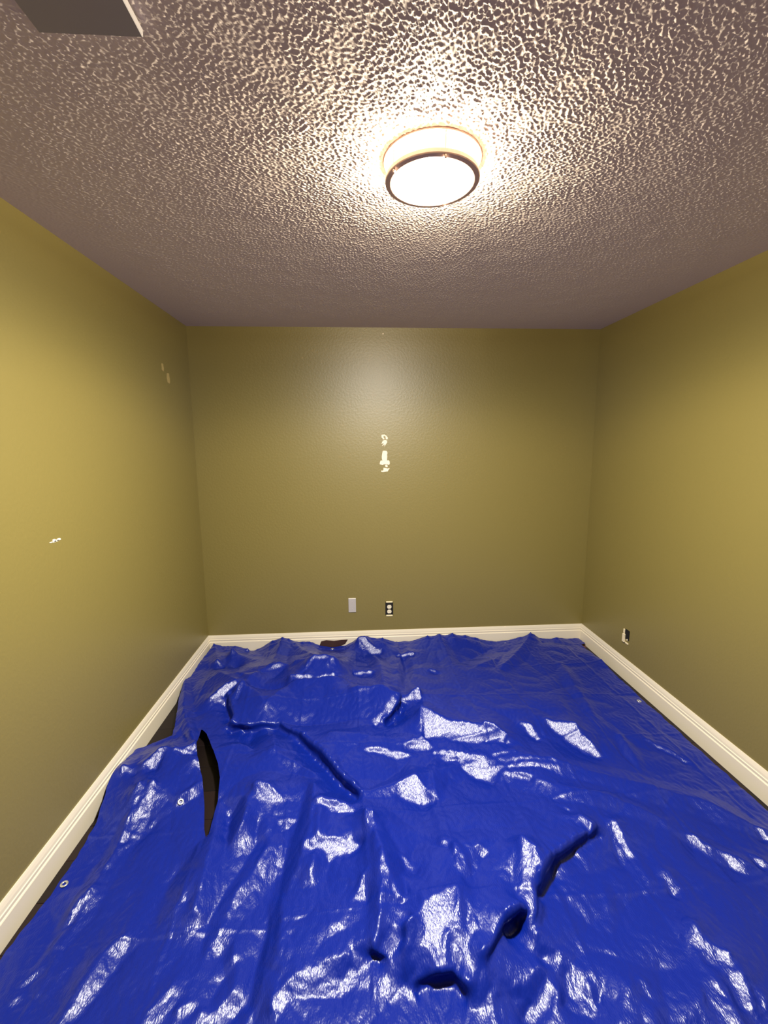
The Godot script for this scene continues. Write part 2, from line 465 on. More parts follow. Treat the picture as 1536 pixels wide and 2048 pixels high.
	facet([-0.824, -1.205, -0.839, -1.118, -0.790, -1.109, -0.774, -1.196], -0.39, -0.07, 0.25)
	facet([-0.839, -1.118, -0.853, -1.046, -0.878, -1.051, -0.888, -1.127], 0.39, 0.08, 0.25)
	facet([-0.839, -1.118, -0.853, -1.046, -0.829, -1.041, -0.790, -1.108], -0.39, -0.08, 0.25)
	facet([-0.568, -1.103, -0.596, -1.052, -0.635, -1.074, -0.588, -1.113], 0.35, 0.19, 0.25)
	facet([-0.568, -1.103, -0.596, -1.052, -0.556, -1.030, -0.548, -1.092], -0.35, -0.19, 0.25)
	facet([-0.596, -1.052, -0.618, -1.011, -0.637, -1.022, -0.635, -1.073], 0.35, 0.19, 0.25)
	facet([-0.596, -1.052, -0.618, -1.011, -0.598, -1.001, -0.556, -1.031], -0.35, -0.19, 0.25)
	facet([0.633, -1.090, 0.642, -1.031, 0.593, -1.023, 0.609, -1.086], 0.40, -0.06, 0.25)
	facet([0.633, -1.090, 0.642, -1.031, 0.692, -1.039, 0.658, -1.094], -0.40, 0.06, 0.25)
	facet([0.642, -1.031, 0.647, -0.970, 0.622, -0.968, 0.593, -1.027], 0.40, -0.03, 0.25)
	facet([0.642, -1.031, 0.647, -0.970, 0.672, -0.972, 0.692, -1.035], -0.40, 0.03, 0.25)
	facet([0.811, -1.029, 0.812, -0.979, 0.762, -0.977, 0.786, -1.028], 0.40, -0.01, 0.25)
	facet([0.811, -1.029, 0.812, -0.979, 0.862, -0.981, 0.836, -1.029], -0.40, 0.01, 0.25)
	facet([0.812, -0.979, 0.778, -0.916, 0.756, -0.928, 0.768, -1.003], 0.35, 0.19, 0.25)
	facet([0.812, -0.979, 0.778, -0.916, 0.800, -0.905, 0.856, -0.955], -0.35, -0.19, 0.25)
	facet([0.860, -1.321, 0.826, -1.191, 0.768, -1.206, 0.831, -1.328], 0.24, 0.06, 0.25)
	facet([0.860, -1.321, 0.826, -1.191, 0.884, -1.176, 0.889, -1.313], -0.24, -0.06, 0.25)
	facet([0.826, -1.191, 0.811, -1.107, 0.782, -1.113, 0.767, -1.202], 0.25, 0.04, 0.25)
	facet([0.826, -1.191, 0.811, -1.107, 0.841, -1.102, 0.885, -1.181], -0.25, -0.04, 0.25)
	facet([1.061, -1.148, 1.036, -1.045, 0.987, -1.057, 1.037, -1.154], 0.39, 0.10, 0.25)
	facet([1.061, -1.148, 1.036, -1.045, 1.085, -1.033, 1.086, -1.142], -0.39, -0.10, 0.25)
	facet([1.036, -1.045, 1.018, -0.952, 0.969, -0.961, 0.987, -1.054], 0.39, 0.07, 0.25)
	facet([1.036, -1.045, 1.018, -0.952, 1.068, -0.943, 1.085, -1.035], -0.39, -0.07, 0.25)
	facet([1.018, -0.952, 1.014, -0.899, 0.989, -0.901, 0.969, -0.956], 0.40, 0.03, 0.25)
	facet([1.018, -0.952, 1.014, -0.899, 1.039, -0.897, 1.068, -0.948], -0.40, -0.03, 0.25)
	facet([1.042, -1.535, 1.031, -1.414, 0.982, -1.418, 1.017, -1.537], 0.32, 0.03, 0.25)
	facet([1.042, -1.535, 1.031, -1.414, 1.081, -1.409, 1.067, -1.532], -0.32, -0.03, 0.25)
	facet([1.031, -1.414, 1.041, -1.325, 1.017, -1.323, 0.982, -1.408], 0.32, -0.04, 0.25)
	facet([1.031, -1.414, 1.041, -1.325, 1.066, -1.328, 1.081, -1.419], -0.32, 0.04, 0.25)
	facet([1.297, -1.499, 1.384, -1.414, 1.349, -1.378, 1.279, -1.481], 0.28, -0.29, 0.25)
	facet([1.297, -1.499, 1.384, -1.414, 1.419, -1.450, 1.314, -1.516], -0.28, 0.29, 0.25)
	facet([1.384, -1.414, 1.488, -1.317, 1.471, -1.298, 1.350, -1.377], 0.27, -0.29, 0.25)
	facet([1.384, -1.414, 1.488, -1.317, 1.505, -1.335, 1.418, -1.450], -0.27, 0.29, 0.25)
	facet([-0.743, -1.879, -0.771, -1.832, -0.797, -1.847, -0.755, -1.887], 0.57, 0.34, 0.25)
	facet([-0.743, -1.879, -0.771, -1.832, -0.746, -1.816, -0.730, -1.871], -0.57, -0.34, 0.25)
	facet([-0.771, -1.832, -0.816, -1.805, -0.832, -1.831, -0.787, -1.857], 0.34, 0.57, 0.25)
	facet([-0.771, -1.832, -0.816, -1.805, -0.801, -1.779, -0.756, -1.806], -0.34, -0.57, 0.25)
	facet([-0.816, -1.805, -0.875, -1.815, -0.872, -1.829, -0.812, -1.834], -0.11, 0.66, 0.25)
	facet([-0.816, -1.805, -0.875, -1.815, -0.877, -1.800, -0.821, -1.775], 0.11, -0.66, 0.25)
	facet([-0.357, -1.185, -0.386, -1.095, -0.434, -1.111, -0.381, -1.193], 0.38, 0.12, 0.25)
	facet([-0.357, -1.185, -0.386, -1.095, -0.339, -1.080, -0.333, -1.178], -0.38, -0.12, 0.25)
	facet([-0.386, -1.095, -0.435, -1.021, -0.456, -1.035, -0.428, -1.122], 0.33, 0.22, 0.25)
	facet([-0.386, -1.095, -0.435, -1.021, -0.414, -1.007, -0.345, -1.068], -0.33, -0.22, 0.25)
	facet([-0.065, -1.192, -0.141, -1.149, -0.166, -1.192, -0.077, -1.214], 0.15, 0.26, 0.25)
	facet([-0.065, -1.192, -0.141, -1.149, -0.116, -1.105, -0.052, -1.171], -0.15, -0.26, 0.25)
	facet([-0.141, -1.149, -0.248, -1.059, -0.264, -1.078, -0.173, -1.187], 0.19, 0.23, 0.25)
	facet([-0.141, -1.149, -0.248, -1.059, -0.232, -1.040, -0.108, -1.110], -0.19, -0.23, 0.25)
	facet([0.009, -1.771, 0.125, -1.807, 0.142, -1.749, 0.018, -1.742], -0.10, -0.32, 0.25)
	facet([0.009, -1.771, 0.125, -1.807, 0.107, -1.864, 0.000, -1.800], 0.10, 0.32, 0.25)
	facet([0.125, -1.807, 0.296, -1.865, 0.315, -1.808, 0.144, -1.750], -0.11, -0.32, 0.25)
	facet([0.125, -1.807, 0.296, -1.865, 0.276, -1.921, 0.106, -1.863], 0.11, 0.32, 0.25)
	facet([0.296, -1.865, 0.481, -1.936, 0.492, -1.908, 0.317, -1.809], -0.12, -0.31, 0.25)
	facet([0.296, -1.865, 0.481, -1.936, 0.470, -1.964, 0.274, -1.921], 0.12, 0.31, 0.25)
	facet([-0.410, -2.018, -0.305, -1.962, -0.328, -1.918, -0.422, -1.996], 0.19, -0.35, 0.25)
	facet([-0.410, -2.018, -0.305, -1.962, -0.282, -2.006, -0.399, -2.040], -0.19, 0.35, 0.25)
	facet([-0.305, -1.962, -0.227, -1.900, -0.242, -1.880, -0.336, -1.923], 0.25, -0.31, 0.25)
	facet([-0.305, -1.962, -0.227, -1.900, -0.211, -1.919, -0.274, -2.001], -0.25, 0.31, 0.25)
	facet([0.361, -1.965, 0.313, -1.711, 0.278, -1.718, 0.344, -1.968], 0.34, 0.06, 0.25)
	facet([0.361, -1.965, 0.313, -1.711, 0.347, -1.704, 0.379, -1.961], -0.34, -0.06, 0.25)
	facet([0.313, -1.711, 0.321, -1.463, 0.304, -1.462, 0.278, -1.710], 0.34, -0.01, 0.25)
	facet([0.313, -1.711, 0.321, -1.463, 0.339, -1.463, 0.348, -1.712], -0.34, 0.01, 0.25)
	facet([0.037, -1.564, 0.084, -1.584, 0.153, -1.389, 0.129, -1.269, 0.091, -1.346], -0.90, 0.10, 0.80)
	facet([0.135, -1.180, 0.169, -1.189, 0.218, -1.080, 0.175, -1.072, 0.127, -1.077], -0.15, -1.10, 0.50)
	facet([0.068, -1.315, 0.118, -1.258, 0.080, -1.194, 0.040, -1.147], -0.70, -0.50, 0.50)
	facet([-0.745, -2.542, -0.510, -2.595, -0.072, -2.625, 0.213, -2.396, 0.147, -2.295, -0.238, -2.306, -0.715, -2.305], 0.05, -0.50, 1.00)
	facet([-0.701, -2.626, -0.433, -2.610, -0.460, -2.577, -0.560, -2.395], 0.10, 0.70, 1.00)
	facet([-0.104, -2.634, 0.207, -2.497, 0.052, -2.488, -0.070, -2.496], 0.10, 0.60, 0.90)
	facet([-0.170, -2.148, 0.302, -2.079, 0.182, -1.921, 0.021, -1.790, -0.084, -1.901], -0.05, -0.22, 0.30)
	facet([-0.969, -2.021, -0.842, -2.001, -0.756, -1.885, -0.842, -1.813, -0.923, -1.827], 0.00, -0.30, 0.40)
	facet([0.423, -2.931, 0.974, -2.832, 1.240, -2.697, 1.190, -2.308, 0.365, -2.317], 0.00, 0.12, 0.30)
	facet([-0.744, -2.069, -0.631, -2.110, -0.410, -2.018, -0.418, -1.858, -0.523, -1.775, -0.628, -1.798], -0.10, -0.20, 0.30)
	facet([0.414, -1.855, 0.610, -1.713, 0.612, -1.479, 0.368, -1.455, 0.320, -1.608], 0.00, 0.20, 0.30)
	facet([-0.309, -1.405, 0.010, -1.326, 0.008, -1.207, -0.048, -1.145, -0.253, -1.089], 0.02, 0.16, 0.30)
	facet([-0.238, -1.043, 0.011, -1.059, 0.036, -0.971, -0.235, -0.982], 0.00, 0.12, 0.30)
	facet([0.221, -1.502, 0.334, -1.433, 0.305, -1.300, 0.201, -1.251, 0.126, -1.344], 0.10, 0.25, 0.30)
	facet([0.570, -1.145, 1.001, -1.264, 0.980, -1.014, 0.703, -0.934, 0.673, -1.004], 0.00, 0.12, 0.20)
	facet([-1.037, -2.942, -0.850, -3.319, -0.583, -2.936, -0.718, -2.705], 0.10, 0.45, 0.50)
	facet([-0.425, -2.944, -0.209, -2.837, -0.275, -2.805, -0.451, -2.866], 0.10, 0.50, 0.50)
	facet([0.304, -3.182, 0.322, -2.929, 0.261, -2.481, 0.259, -2.869], -0.60, 0.00, 0.50)
	facet([0.657, -2.925, 1.035, -3.198, 0.989, -2.993, 0.716, -2.792], 0.00, 0.40, 0.40)
	facet([-0.612, -2.234, -0.479, -2.181, -0.443, -2.036, -0.539, -2.043], 0.50, 0.20, 0.50)
	facet([0.273, -1.464, 0.326, -1.439, 0.305, -1.300, 0.195, -1.262], 0.00, 0.35, 0.50)
	facet([0.686, -1.307, 0.857, -1.366, 0.799, -1.227, 0.593, -1.122, 0.553, -1.143], -0.05, -0.10, 0.30)
	facet([0.716, -1.041, 0.771, -1.020, 0.692, -0.939, 0.634, -0.959], 0.60, 0.10, 0.50)
	facet([0.900, -1.071, 1.037, -1.107, 0.945, -0.969, 0.833, -0.935], 0.35, 0.10, 0.40)
	facet([-0.632, -1.418, -0.620, -1.487, -0.683, -1.324, -0.727, -1.308], 0.50, 0.00, 0.40)
	facet([-0.429, -1.251, -0.355, -1.367, -0.319, -1.232, -0.370, -1.086], -0.30, 0.10, 0.30)
	facet([-0.247, -1.824, -0.279, -1.625, -0.305, -1.477, -0.316, -1.365, -0.297, -1.342, -0.253, -1.424, -0.222, -1.558, -0.225, -1.797], 0.90, -0.15, 0.50)
	facet([-0.308, -1.357, -0.322, -1.237, -0.340, -1.132, -0.336, -1.067, -0.321, -1.056, -0.297, -1.097, -0.274, -1.193, -0.288, -1.335], 0.90, -0.15, 0.50)
	facet([-0.528, -1.764, -0.566, -1.707, -0.547, -1.576, -0.525, -1.557, -0.494, -1.623, -0.502, -1.731], 1.10, -0.15, 0.50)
	facet([-0.658, -1.556, -0.700, -1.490, -0.725, -1.387, -0.709, -1.317, -0.685, -1.299, -0.654, -1.329, -0.623, -1.418, -0.630, -1.530], 0.70, -0.15, 0.50)
	facet([0.023, -1.600, 0.014, -1.482, 0.015, -1.345, 0.023, -1.157, 0.031, -1.155, 0.039, -1.330, 0.040, -1.457, 0.033, -1.599], 0.90, -0.15, 0.50)
	facet([-0.917, -2.530, -0.890, -2.561, -0.849, -2.606, -0.791, -2.646, -0.772, -2.633, -0.851, -2.556, -0.903, -2.522], -0.52, -0.96, 4.00)
	facet([-0.900, -2.508, -0.849, -2.548, -0.794, -2.547, -0.857, -2.520], -0.51, -0.92, 4.00)
	facet([-0.746, -2.479, -0.744, -2.547, -0.729, -2.590, -0.725, -2.541, -0.739, -2.485], -0.46, -0.93, 4.00)
	facet([-0.663, -2.787, -0.555, -2.874, -0.511, -2.871, -0.588, -2.828], -0.37, -1.08, 4.00)
	facet([-0.381, -2.687, -0.309, -2.805, -0.207, -2.795, -0.199, -2.778, -0.308, -2.786], -0.22, -1.06, 4.00)
	facet([-0.452, -2.645, -0.391, -2.658, -0.312, -2.665, -0.317, -2.635, -0.398, -2.630], -0.26, -0.98, 4.00)
	facet([-0.312, -2.653, -0.233, -2.678, -0.169, -2.690, -0.175, -2.667, -0.264, -2.648], -0.19, -0.99, 4.00)
	facet([-1.041, -3.043, -1.010, -3.032, -0.987, -3.007, -1.015, -3.012], -0.59, -1.16, 4.00)
	facet([-0.953, -3.152, -0.929, -3.143, -0.888, -3.020, -0.911, -3.031], -0.53, -1.18, 4.00)
	facet([-0.894, -2.060, -0.855, -2.095, -0.865, -2.065], -0.53, -0.71, 4.00)
	facet([-0.927, -2.045, -0.853, -2.063, -0.832, -2.056, -0.892, -2.038], -0.53, -0.69, 4.00)
	facet([-0.821, -1.978, -0.782, -1.964, -0.772, -1.946, -0.803, -1.956], -0.48, -0.65, 4.00)
	facet([-1.000, -2.030, -0.975, -2.045, -0.993, -1.961, -1.012, -1.951, -1.043, -1.963], -0.59, -0.67, 4.00)
	facet([-1.133, -1.942, -1.102, -1.943, -1.071, -1.931, -1.100, -1.923], -0.65, -0.64, 4.00)
	facet([-0.818, -1.786, -0.809, -1.794, -0.794, -1.787, -0.793, -1.772, -0.809, -1.769], -0.48, -0.55, 4.00)
	facet([-0.482, -1.805, -0.426, -1.791, -0.377, -1.759, -0.386, -1.722, -0.399, -1.655, -0.426, -1.730], -0.28, -0.54, 4.00)
	facet([0.014, -1.612, 0.033, -1.582, 0.045, -1.527, 0.035, -1.521, 0.020, -1.564], -0.05, -0.46, 4.00)
	facet([-0.185, -1.524, -0.123, -1.532, -0.054, -1.514, -0.013, -1.503, -0.054, -1.482, -0.097, -1.469, -0.149, -1.480, -0.184, -1.492], -0.12, -0.42, 4.00)
	facet([-0.237, -1.525, -0.190, -1.511, -0.187, -1.484, -0.233, -1.490], -0.23, -0.56, 4.00)
	facet([-0.198, -1.702, -0.153, -1.700, -0.056, -1.683, -0.035, -1.666, -0.099, -1.664, -0.184, -1.682], -0.16, -0.66, 4.00)
	facet([0.159, -1.805, 0.244, -1.835, 0.282, -1.776, 0.314, -1.719, 0.274, -1.719, 0.165, -1.750], 0.07, -0.61, 4.00)
	facet([0.014, -2.032, 0.091, -2.036, 0.166, -2.023, 0.256, -2.002, 0.188, -1.987, 0.114, -2.004, 0.026, -2.013], -0.00, -0.65, 4.00)
	facet([-0.001, -1.364, 0.010, -1.369, 0.008, -1.288, -0.020, -1.293], -0.09, -0.51, 4.00)
	facet([0.136, -1.441, 0.159, -1.425, 0.182, -1.384, 0.159, -1.395], 0.03, -0.48, 4.00)
	facet([0.433, -1.443, 0.451, -1.432, 0.454, -1.404, 0.437, -1.409], 0.22, -0.48, 4.00)
	facet([-0.018, -3.264, 0.032, -3.266, 0.093, -3.221, 0.164, -3.172, 0.072, -3.179, 0.027, -3.219], -0.04, -1.24, 4.00)
	facet([-0.044, -2.794, 0.069, -2.807, 0.071, -2.791, -0.041, -2.785], -0.06, -1.03, 4.00)
	facet([0.278, -3.112, 0.395, -3.111, 0.394, -3.098, 0.281, -3.105], 0.12, -1.38, 4.00)
	facet([0.475, -2.850, 0.515, -2.838, 0.536, -2.816, 0.486, -2.833], 0.19, -1.03, 4.00)
	facet([0.244, -2.440, 0.356, -2.500, 0.351, -2.442, 0.250, -2.437], 0.09, -0.87, 4.00)
	facet([0.087, -2.296, 0.151, -2.319, 0.135, -2.296, 0.094, -2.280], -0.00, -0.79, 4.00)
	facet([0.333, -2.257, 0.476, -2.155, 0.606, -2.129, 0.634, -2.052, 0.564, -2.069, 0.465, -2.098, 0.333, -2.106], 0.19, -0.71, 4.00)
	facet([0.235, -2.062, 0.264, -2.086, 0.323, -2.097, 0.352, -2.030, 0.283, -2.033, 0.227, -2.041], 0.08, -0.68, 4.00)
	facet([0.658, -2.122, 0.693, -2.104, 0.751, -2.055, 0.716, -2.045, 0.677, -2.044, 0.645, -2.052], 0.37, -0.87, 4.00)
	facet([0.484, -1.927, 0.553, -1.925, 0.619, -1.902, 0.615, -1.831, 0.561, -1.861, 0.510, -1.898], 0.22, -0.59, 4.00)
	facet([0.497, -1.983, 0.547, -1.972, 0.582, -1.940, 0.643, -1.924, 0.589, -1.918, 0.510, -1.951], 0.23, -0.62, 4.00)
	facet([0.641, -1.900, 0.682, -1.891, 0.647, -1.863, 0.630, -1.863], 0.27, -0.58, 4.00)
	facet([0.661, -1.871, 0.736, -1.843, 0.791, -1.804, 0.776, -1.789, 0.719, -1.826], 0.38, -0.67, 4.00)
	facet([0.877, -2.177, 0.919, -2.153, 0.942, -2.077, 0.916, -2.088, 0.902, -2.122], 0.41, -0.70, 4.00)
	facet([1.021, -2.196, 1.084, -2.159, 1.159, -2.126, 1.155, -2.051, 1.155, -1.991, 1.117, -2.038, 1.072, -2.106, 1.031, -2.151], 0.50, -0.69, 4.00)
	facet([1.164, -2.070, 1.192, -2.028, 1.213, -1.957, 1.186, -1.965, 1.156, -2.009], 0.54, -0.64, 4.00)
	facet([0.888, -1.543, 0.903, -1.519, 0.891, -1.481, 0.883, -1.502], 0.41, -0.42, 4.00)
	facet([0.594, -1.416, 0.603, -1.396, 0.622, -1.381, 0.614, -1.350, 0.577, -1.291, 0.554, -1.239, 0.560, -1.280, 0.577, -1.350], 0.26, -0.35, 4.00)
	facet([1.027, -1.542, 1.027, -1.505, 1.021, -1.459, 1.006, -1.468], 0.59, -0.51, 4.00)
	facet([1.015, -1.460, 1.030, -1.435, 1.039, -1.406, 1.011, -1.411, 1.005, -1.438], 0.46, -0.37, 4.00)
	facet([1.301, -1.494, 1.333, -1.473, 1.341, -1.441, 1.338, -1.410, 1.323, -1.438, 1.314, -1.466], 0.62, -0.38, 4.00)
	facet([1.374, -1.421, 1.389, -1.391, 1.401, -1.363, 1.409, -1.326, 1.393, -1.342, 1.381, -1.373], 0.65, -0.34, 4.00)
	facet([1.476, -1.387, 1.495, -1.359, 1.502, -1.332, 1.492, -1.321, 1.476, -1.347], 0.71, -0.33, 4.00)
	facet([1.610, -1.496, 1.621, -1.469, 1.613, -1.449, 1.605, -1.461], 0.91, -0.46, 4.00)
	facet([-0.823, -1.212, -0.801, -1.234, -0.780, -1.262, -0.788, -1.238, -0.805, -1.216], -0.47, -0.30, 4.00)
	facet([-0.805, -1.202, -0.796, -1.217, -0.794, -1.207], -0.47, -0.29, 4.00)
	facet([-1.021, -1.153, -1.011, -1.171, -0.999, -1.182, -1.001, -1.166, -1.013, -1.152], -0.58, -0.26, 4.00)
	facet([-0.847, -1.047, -0.834, -1.085, -0.820, -1.115, -0.814, -1.098, -0.819, -1.058], -0.55, -0.26, 4.00)
	facet([-0.609, -1.042, -0.589, -1.069, -0.572, -1.093, -0.575, -1.069, -0.591, -1.048], -0.36, -0.22, 4.00)
	facet([-0.526, -1.049, -0.504, -1.062, -0.484, -1.074, -0.495, -1.038, -0.517, -1.023], -0.32, -0.22, 4.00)
	facet([-0.422, -1.051, -0.392, -1.072, -0.358, -1.070, -0.368, -1.054, -0.411, -1.031], -0.26, -0.22, 4.00)
	facet([-0.462, -1.038, -0.430, -1.045, -0.429, -1.022, -0.450, -1.019], -0.29, -0.21, 4.00)
	facet([-0.262, -1.050, -0.236, -1.057, -0.211, -1.050, -0.236, -1.040], -0.18, -0.22, 4.00)
	facet([-0.262, -1.033, -0.227, -1.032, -0.235, -1.015, -0.252, -1.019], -0.18, -0.21, 4.00)
	facet([-0.329, -1.012, -0.310, -1.044, -0.314, -1.015], -0.22, -0.20, 4.00)
	facet([-0.254, -1.216, -0.224, -1.223, -0.236, -1.200], -0.18, -0.29, 4.00)
	facet([-0.046, -1.107, -0.018, -1.088, -0.021, -1.069, -0.036, -1.081], -0.07, -0.23, 4.00)
	facet([-0.206, -1.064, -0.156, -1.062, -0.073, -1.059, -0.073, -1.049, -0.189, -1.045], -0.19, -0.33, 4.00)
	facet([-0.413, -1.170, -0.402, -1.181, -0.383, -1.176, -0.402, -1.164], -0.26, -0.27, 4.00)
	facet([0.308, -1.272, 0.288, -1.167, 0.250, -1.154, 0.221, -1.082, 0.174, -1.200, 0.217, -1.241], 0.07, -0.28, 4.00)
	facet([0.262, -1.133, 0.283, -1.150, 0.273, -1.055, 0.259, -1.083], 0.09, -0.24, 4.00)
	facet([0.113, -1.242, 0.133, -1.207, 0.093, -1.197], 0.00, -0.29, 4.00)
	facet([0.040, -1.136, 0.093, -1.196, 0.112, -1.160, 0.071, -1.122], -0.03, -0.47, 4.00)
	facet([0.109, -1.068, 0.133, -1.039, 0.128, -1.010, 0.109, -1.043], 0.01, -0.21, 4.00)
	facet([0.083, -1.059, 0.094, -1.044, 0.075, -1.018], -0.01, -0.21, 4.00)
	facet([0.358, -1.028, 0.372, -1.025, 0.349, -1.002], 0.13, -0.20, 4.00)
	facet([0.543, -1.101, 0.569, -1.103, 0.605, -1.110, 0.586, -1.086, 0.557, -1.090], 0.24, -0.23, 4.00)
	facet([0.530, -1.051, 0.553, -1.023, 0.521, -0.985, 0.441, -0.974, 0.478, -1.009], 0.23, -0.21, 4.00)
	facet([0.285, -0.986, 0.297, -0.981, 0.302, -0.971, 0.289, -0.974], 0.10, -0.18, 4.00)
	facet([1.053, -1.104, 1.065, -1.086, 1.045, -1.034, 1.039, -1.049], 0.49, -0.21, 4.00)
	facet([1.074, -1.077, 1.097, -1.050, 1.084, -1.034, 1.062, -1.052], 0.51, -0.20, 4.00)
	facet([1.065, -1.013, 1.098, -1.008, 1.074, -0.947, 1.049, -0.942, 1.052, -0.986], 0.50, -0.17, 4.00)
	facet([1.021, -0.987, 1.028, -0.977, 1.021, -0.955, 1.016, -0.966], 0.48, -0.16, 4.00)
	facet([-0.199, -2.697, -0.187, -2.757, -0.181, -2.787, -0.186, -2.791, -0.203, -2.765, -0.205, -2.697], -0.17, -1.05, 4.00)
	facet([-1.002, -1.836, -0.995, -1.771, -0.978, -1.678, -0.974, -1.678, -0.984, -1.772, -0.998, -1.837], -0.69, -0.66, 4.00)
	facet([-0.951, -1.848, -0.948, -1.797, -0.958, -1.751, -0.974, -1.676, -0.975, -1.612, -0.971, -1.611, -0.962, -1.676, -0.945, -1.750, -0.935, -1.798, -0.947, -1.849], -0.63, -0.60, 4.00)
	facet([-0.950, -1.613, -0.976, -1.558, -0.987, -1.498, -0.983, -1.497, -0.966, -1.554, -0.946, -1.611], -0.55, -0.44, 4.00)
	facet([-0.884, -1.711, -0.902, -1.666, -0.899, -1.666, -0.881, -1.710], -0.61, -0.60, 4.00)
	facet([-0.405, -1.661, -0.389, -1.590, -0.370, -1.545, -0.366, -1.546, -0.377, -1.591, -0.400, -1.661], -0.26, -0.47, 4.00)
	facet([-0.371, -1.546, -0.401, -1.474, -0.419, -1.410, -0.414, -1.409, -0.387, -1.471, -0.366, -1.545], -0.34, -0.53, 4.00)
	facet([-0.411, -1.435, -0.450, -1.369, -0.464, -1.299, -0.458, -1.298, -0.432, -1.363, -0.405, -1.432], -0.31, -0.39, 4.00)
	facet([-0.462, -1.298, -0.483, -1.240, -0.495, -1.189, -0.493, -1.188, -0.476, -1.239, -0.459, -1.298], -0.35, -0.35, 4.00)
	facet([0.064, -1.405, 0.065, -1.357, 0.060, -1.311, 0.065, -1.309, 0.079, -1.357, 0.069, -1.405], -0.02, -0.37, 4.00)
	facet([0.309, -1.479, 0.309, -1.460, 0.314, -1.445, 0.318, -1.444, 0.321, -1.461, 0.313, -1.479], 0.11, -0.40, 4.00)
	facet([0.342, -1.442, 0.349, -1.400, 0.350, -1.327, 0.355, -1.328, 0.362, -1.400, 0.346, -1.443], 0.15, -0.44, 4.00)
	facet([0.212, -2.415, 0.156, -2.345, 0.076, -2.251, 0.082, -2.248, 0.173, -2.336, 0.218, -2.412], 0.02, -0.96, 4.00)
	facet([0.364, -2.106, 0.497, -2.068, 0.626, -2.043, 0.628, -2.047, 0.502, -2.080, 0.366, -2.110], 0.19, -0.68, 4.00)
	facet([0.369, -2.010, 0.454, -1.986, 0.502, -1.973, 0.503, -1.977, 0.457, -1.995, 0.370, -2.014], 0.20, -0.77, 4.00)
	facet([0.670, -1.924, 0.770, -1.903, 0.931, -1.872, 0.932, -1.875, 0.773, -1.913, 0.671, -1.927], 0.35, -0.60, 4.00)
	facet([0.679, -1.888, 0.804, -1.863, 0.936, -1.828, 0.938, -1.832, 0.808, -1.872, 0.680, -1.893], 0.45, -0.73, 4.00)
	facet([0.649, -1.953, 0.700, -1.952, 0.761, -1.947, 0.762, -1.951, 0.701, -1.962, 0.649, -1.956], 0.34, -0.70, 4.00)
	facet([1.518, -2.051, 1.575, -1.974, 1.628, -1.899, 1.631, -1.901, 1.582, -1.977, 1.521, -2.053], 0.73, -0.62, 4.00)
	facet([0.840, -1.637, 0.873, -1.608, 0.875, -1.609, 0.842, -1.639], 0.38, -0.47, 4.00)
	facet([0.842, -1.551, 0.868, -1.520, 0.870, -1.521, 0.844, -1.552], 0.39, -0.43, 4.00)
	facet([0.554, -1.254, 0.541, -1.203, 0.533, -1.170, 0.549, -1.157, 0.551, -1.158, 0.541, -1.170, 0.549, -1.202, 0.557, -1.253], 0.23, -0.28, 4.00)
	facet([1.112, -1.347, 1.101, -1.307, 1.093, -1.272, 1.096, -1.272, 1.108, -1.307, 1.115, -1.348], 0.51, -0.31, 4.00)
	facet([-0.998, -1.307, -0.988, -1.345, -0.980, -1.388, -0.970, -1.426, -0.973, -1.427, -0.989, -1.389, -0.998, -1.347, -1.003, -1.310], -0.76, -0.48, 4.00)
	facet([-1.014, -1.094, -1.007, -1.107, -1.006, -1.118, -1.009, -1.119, -1.016, -1.110, -1.017, -1.095], -0.58, -0.24, 4.00)
	facet([-0.114, -1.215, -0.082, -1.208, -0.049, -1.203, -0.049, -1.205, -0.081, -1.213, -0.114, -1.217], -0.10, -0.29, 4.00)
	facet([1.057, -1.139, 1.049, -1.099, 1.051, -1.099, 1.059, -1.140], 0.57, -0.26, 4.00)
	facet([1.112, -0.967, 1.104, -0.934, 1.106, -0.934, 1.115, -0.967], 0.60, -0.17, 4.00)
	facet([0.807, -1.021, 0.809, -0.981, 0.812, -0.982, 0.810, -1.022], 0.46, -0.23, 4.00)
	facet([0.632, -1.077, 0.639, -1.031, 0.645, -0.978, 0.647, -0.978, 0.646, -1.032, 0.635, -1.077], 0.33, -0.23, 4.00)
	facet([0.754, -1.114, 0.773, -1.091, 0.775, -1.092, 0.756, -1.115], 0.34, -0.23, 4.00)
	facet([0.575, -0.996, 0.612, -0.980, 0.614, -0.982, 0.577, -0.998], 0.25, -0.18, 4.00)
	prop(-1.170, -3.300, 0.036, 0.50)
	prop(-1.170, -3.250, 0.029, 0.08)
	prop(-1.135, -3.300, 0.101, 0.50)
	prop(-1.135, -3.250, 0.081, 0.08)
	prop(-1.091, -3.300, 0.067, 0.50)
	prop(-1.091, -3.250, 0.053, 0.08)
	prop(-1.078, -3.300, 0.041, 0.50)
	prop(-1.078, -3.250, 0.033, 0.08)
	prop(-0.977, -3.300, 0.062, 0.50)
	prop(-0.977, -3.250, 0.050, 0.08)
	prop(-0.881, -3.300, 0.055, 0.50)
	prop(-0.881, -3.250, 0.044, 0.08)
	prop(-0.806, -3.300, 0.031, 0.50)
	prop(-0.806, -3.250, 0.025, 0.08)
	prop(-0.687, -3.300, 0.098, 0.50)
	prop(-0.687, -3.250, 0.078, 0.08)
	prop(-0.608, -3.300, 0.132, 0.50)
	prop(-0.608, -3.250, 0.106, 0.08)
	prop(-0.558, -3.300, 0.114, 0.50)
	prop(-0.558, -3.250, 0.091, 0.08)
	prop(-0.513, -3.300, 0.071, 0.50)
	prop(-0.513, -3.250, 0.056, 0.08)
	prop(-0.458, -3.300, 0.085, 0.50)
	prop(-0.458, -3.250, 0.068, 0.08)
	prop(-0.396, -3.300, 0.083, 0.50)
	prop(-0.396, -3.250, 0.066, 0.08)
	prop(-0.319, -3.300, 0.026, 0.50)
	prop(-0.319, -3.250, 0.021, 0.08)
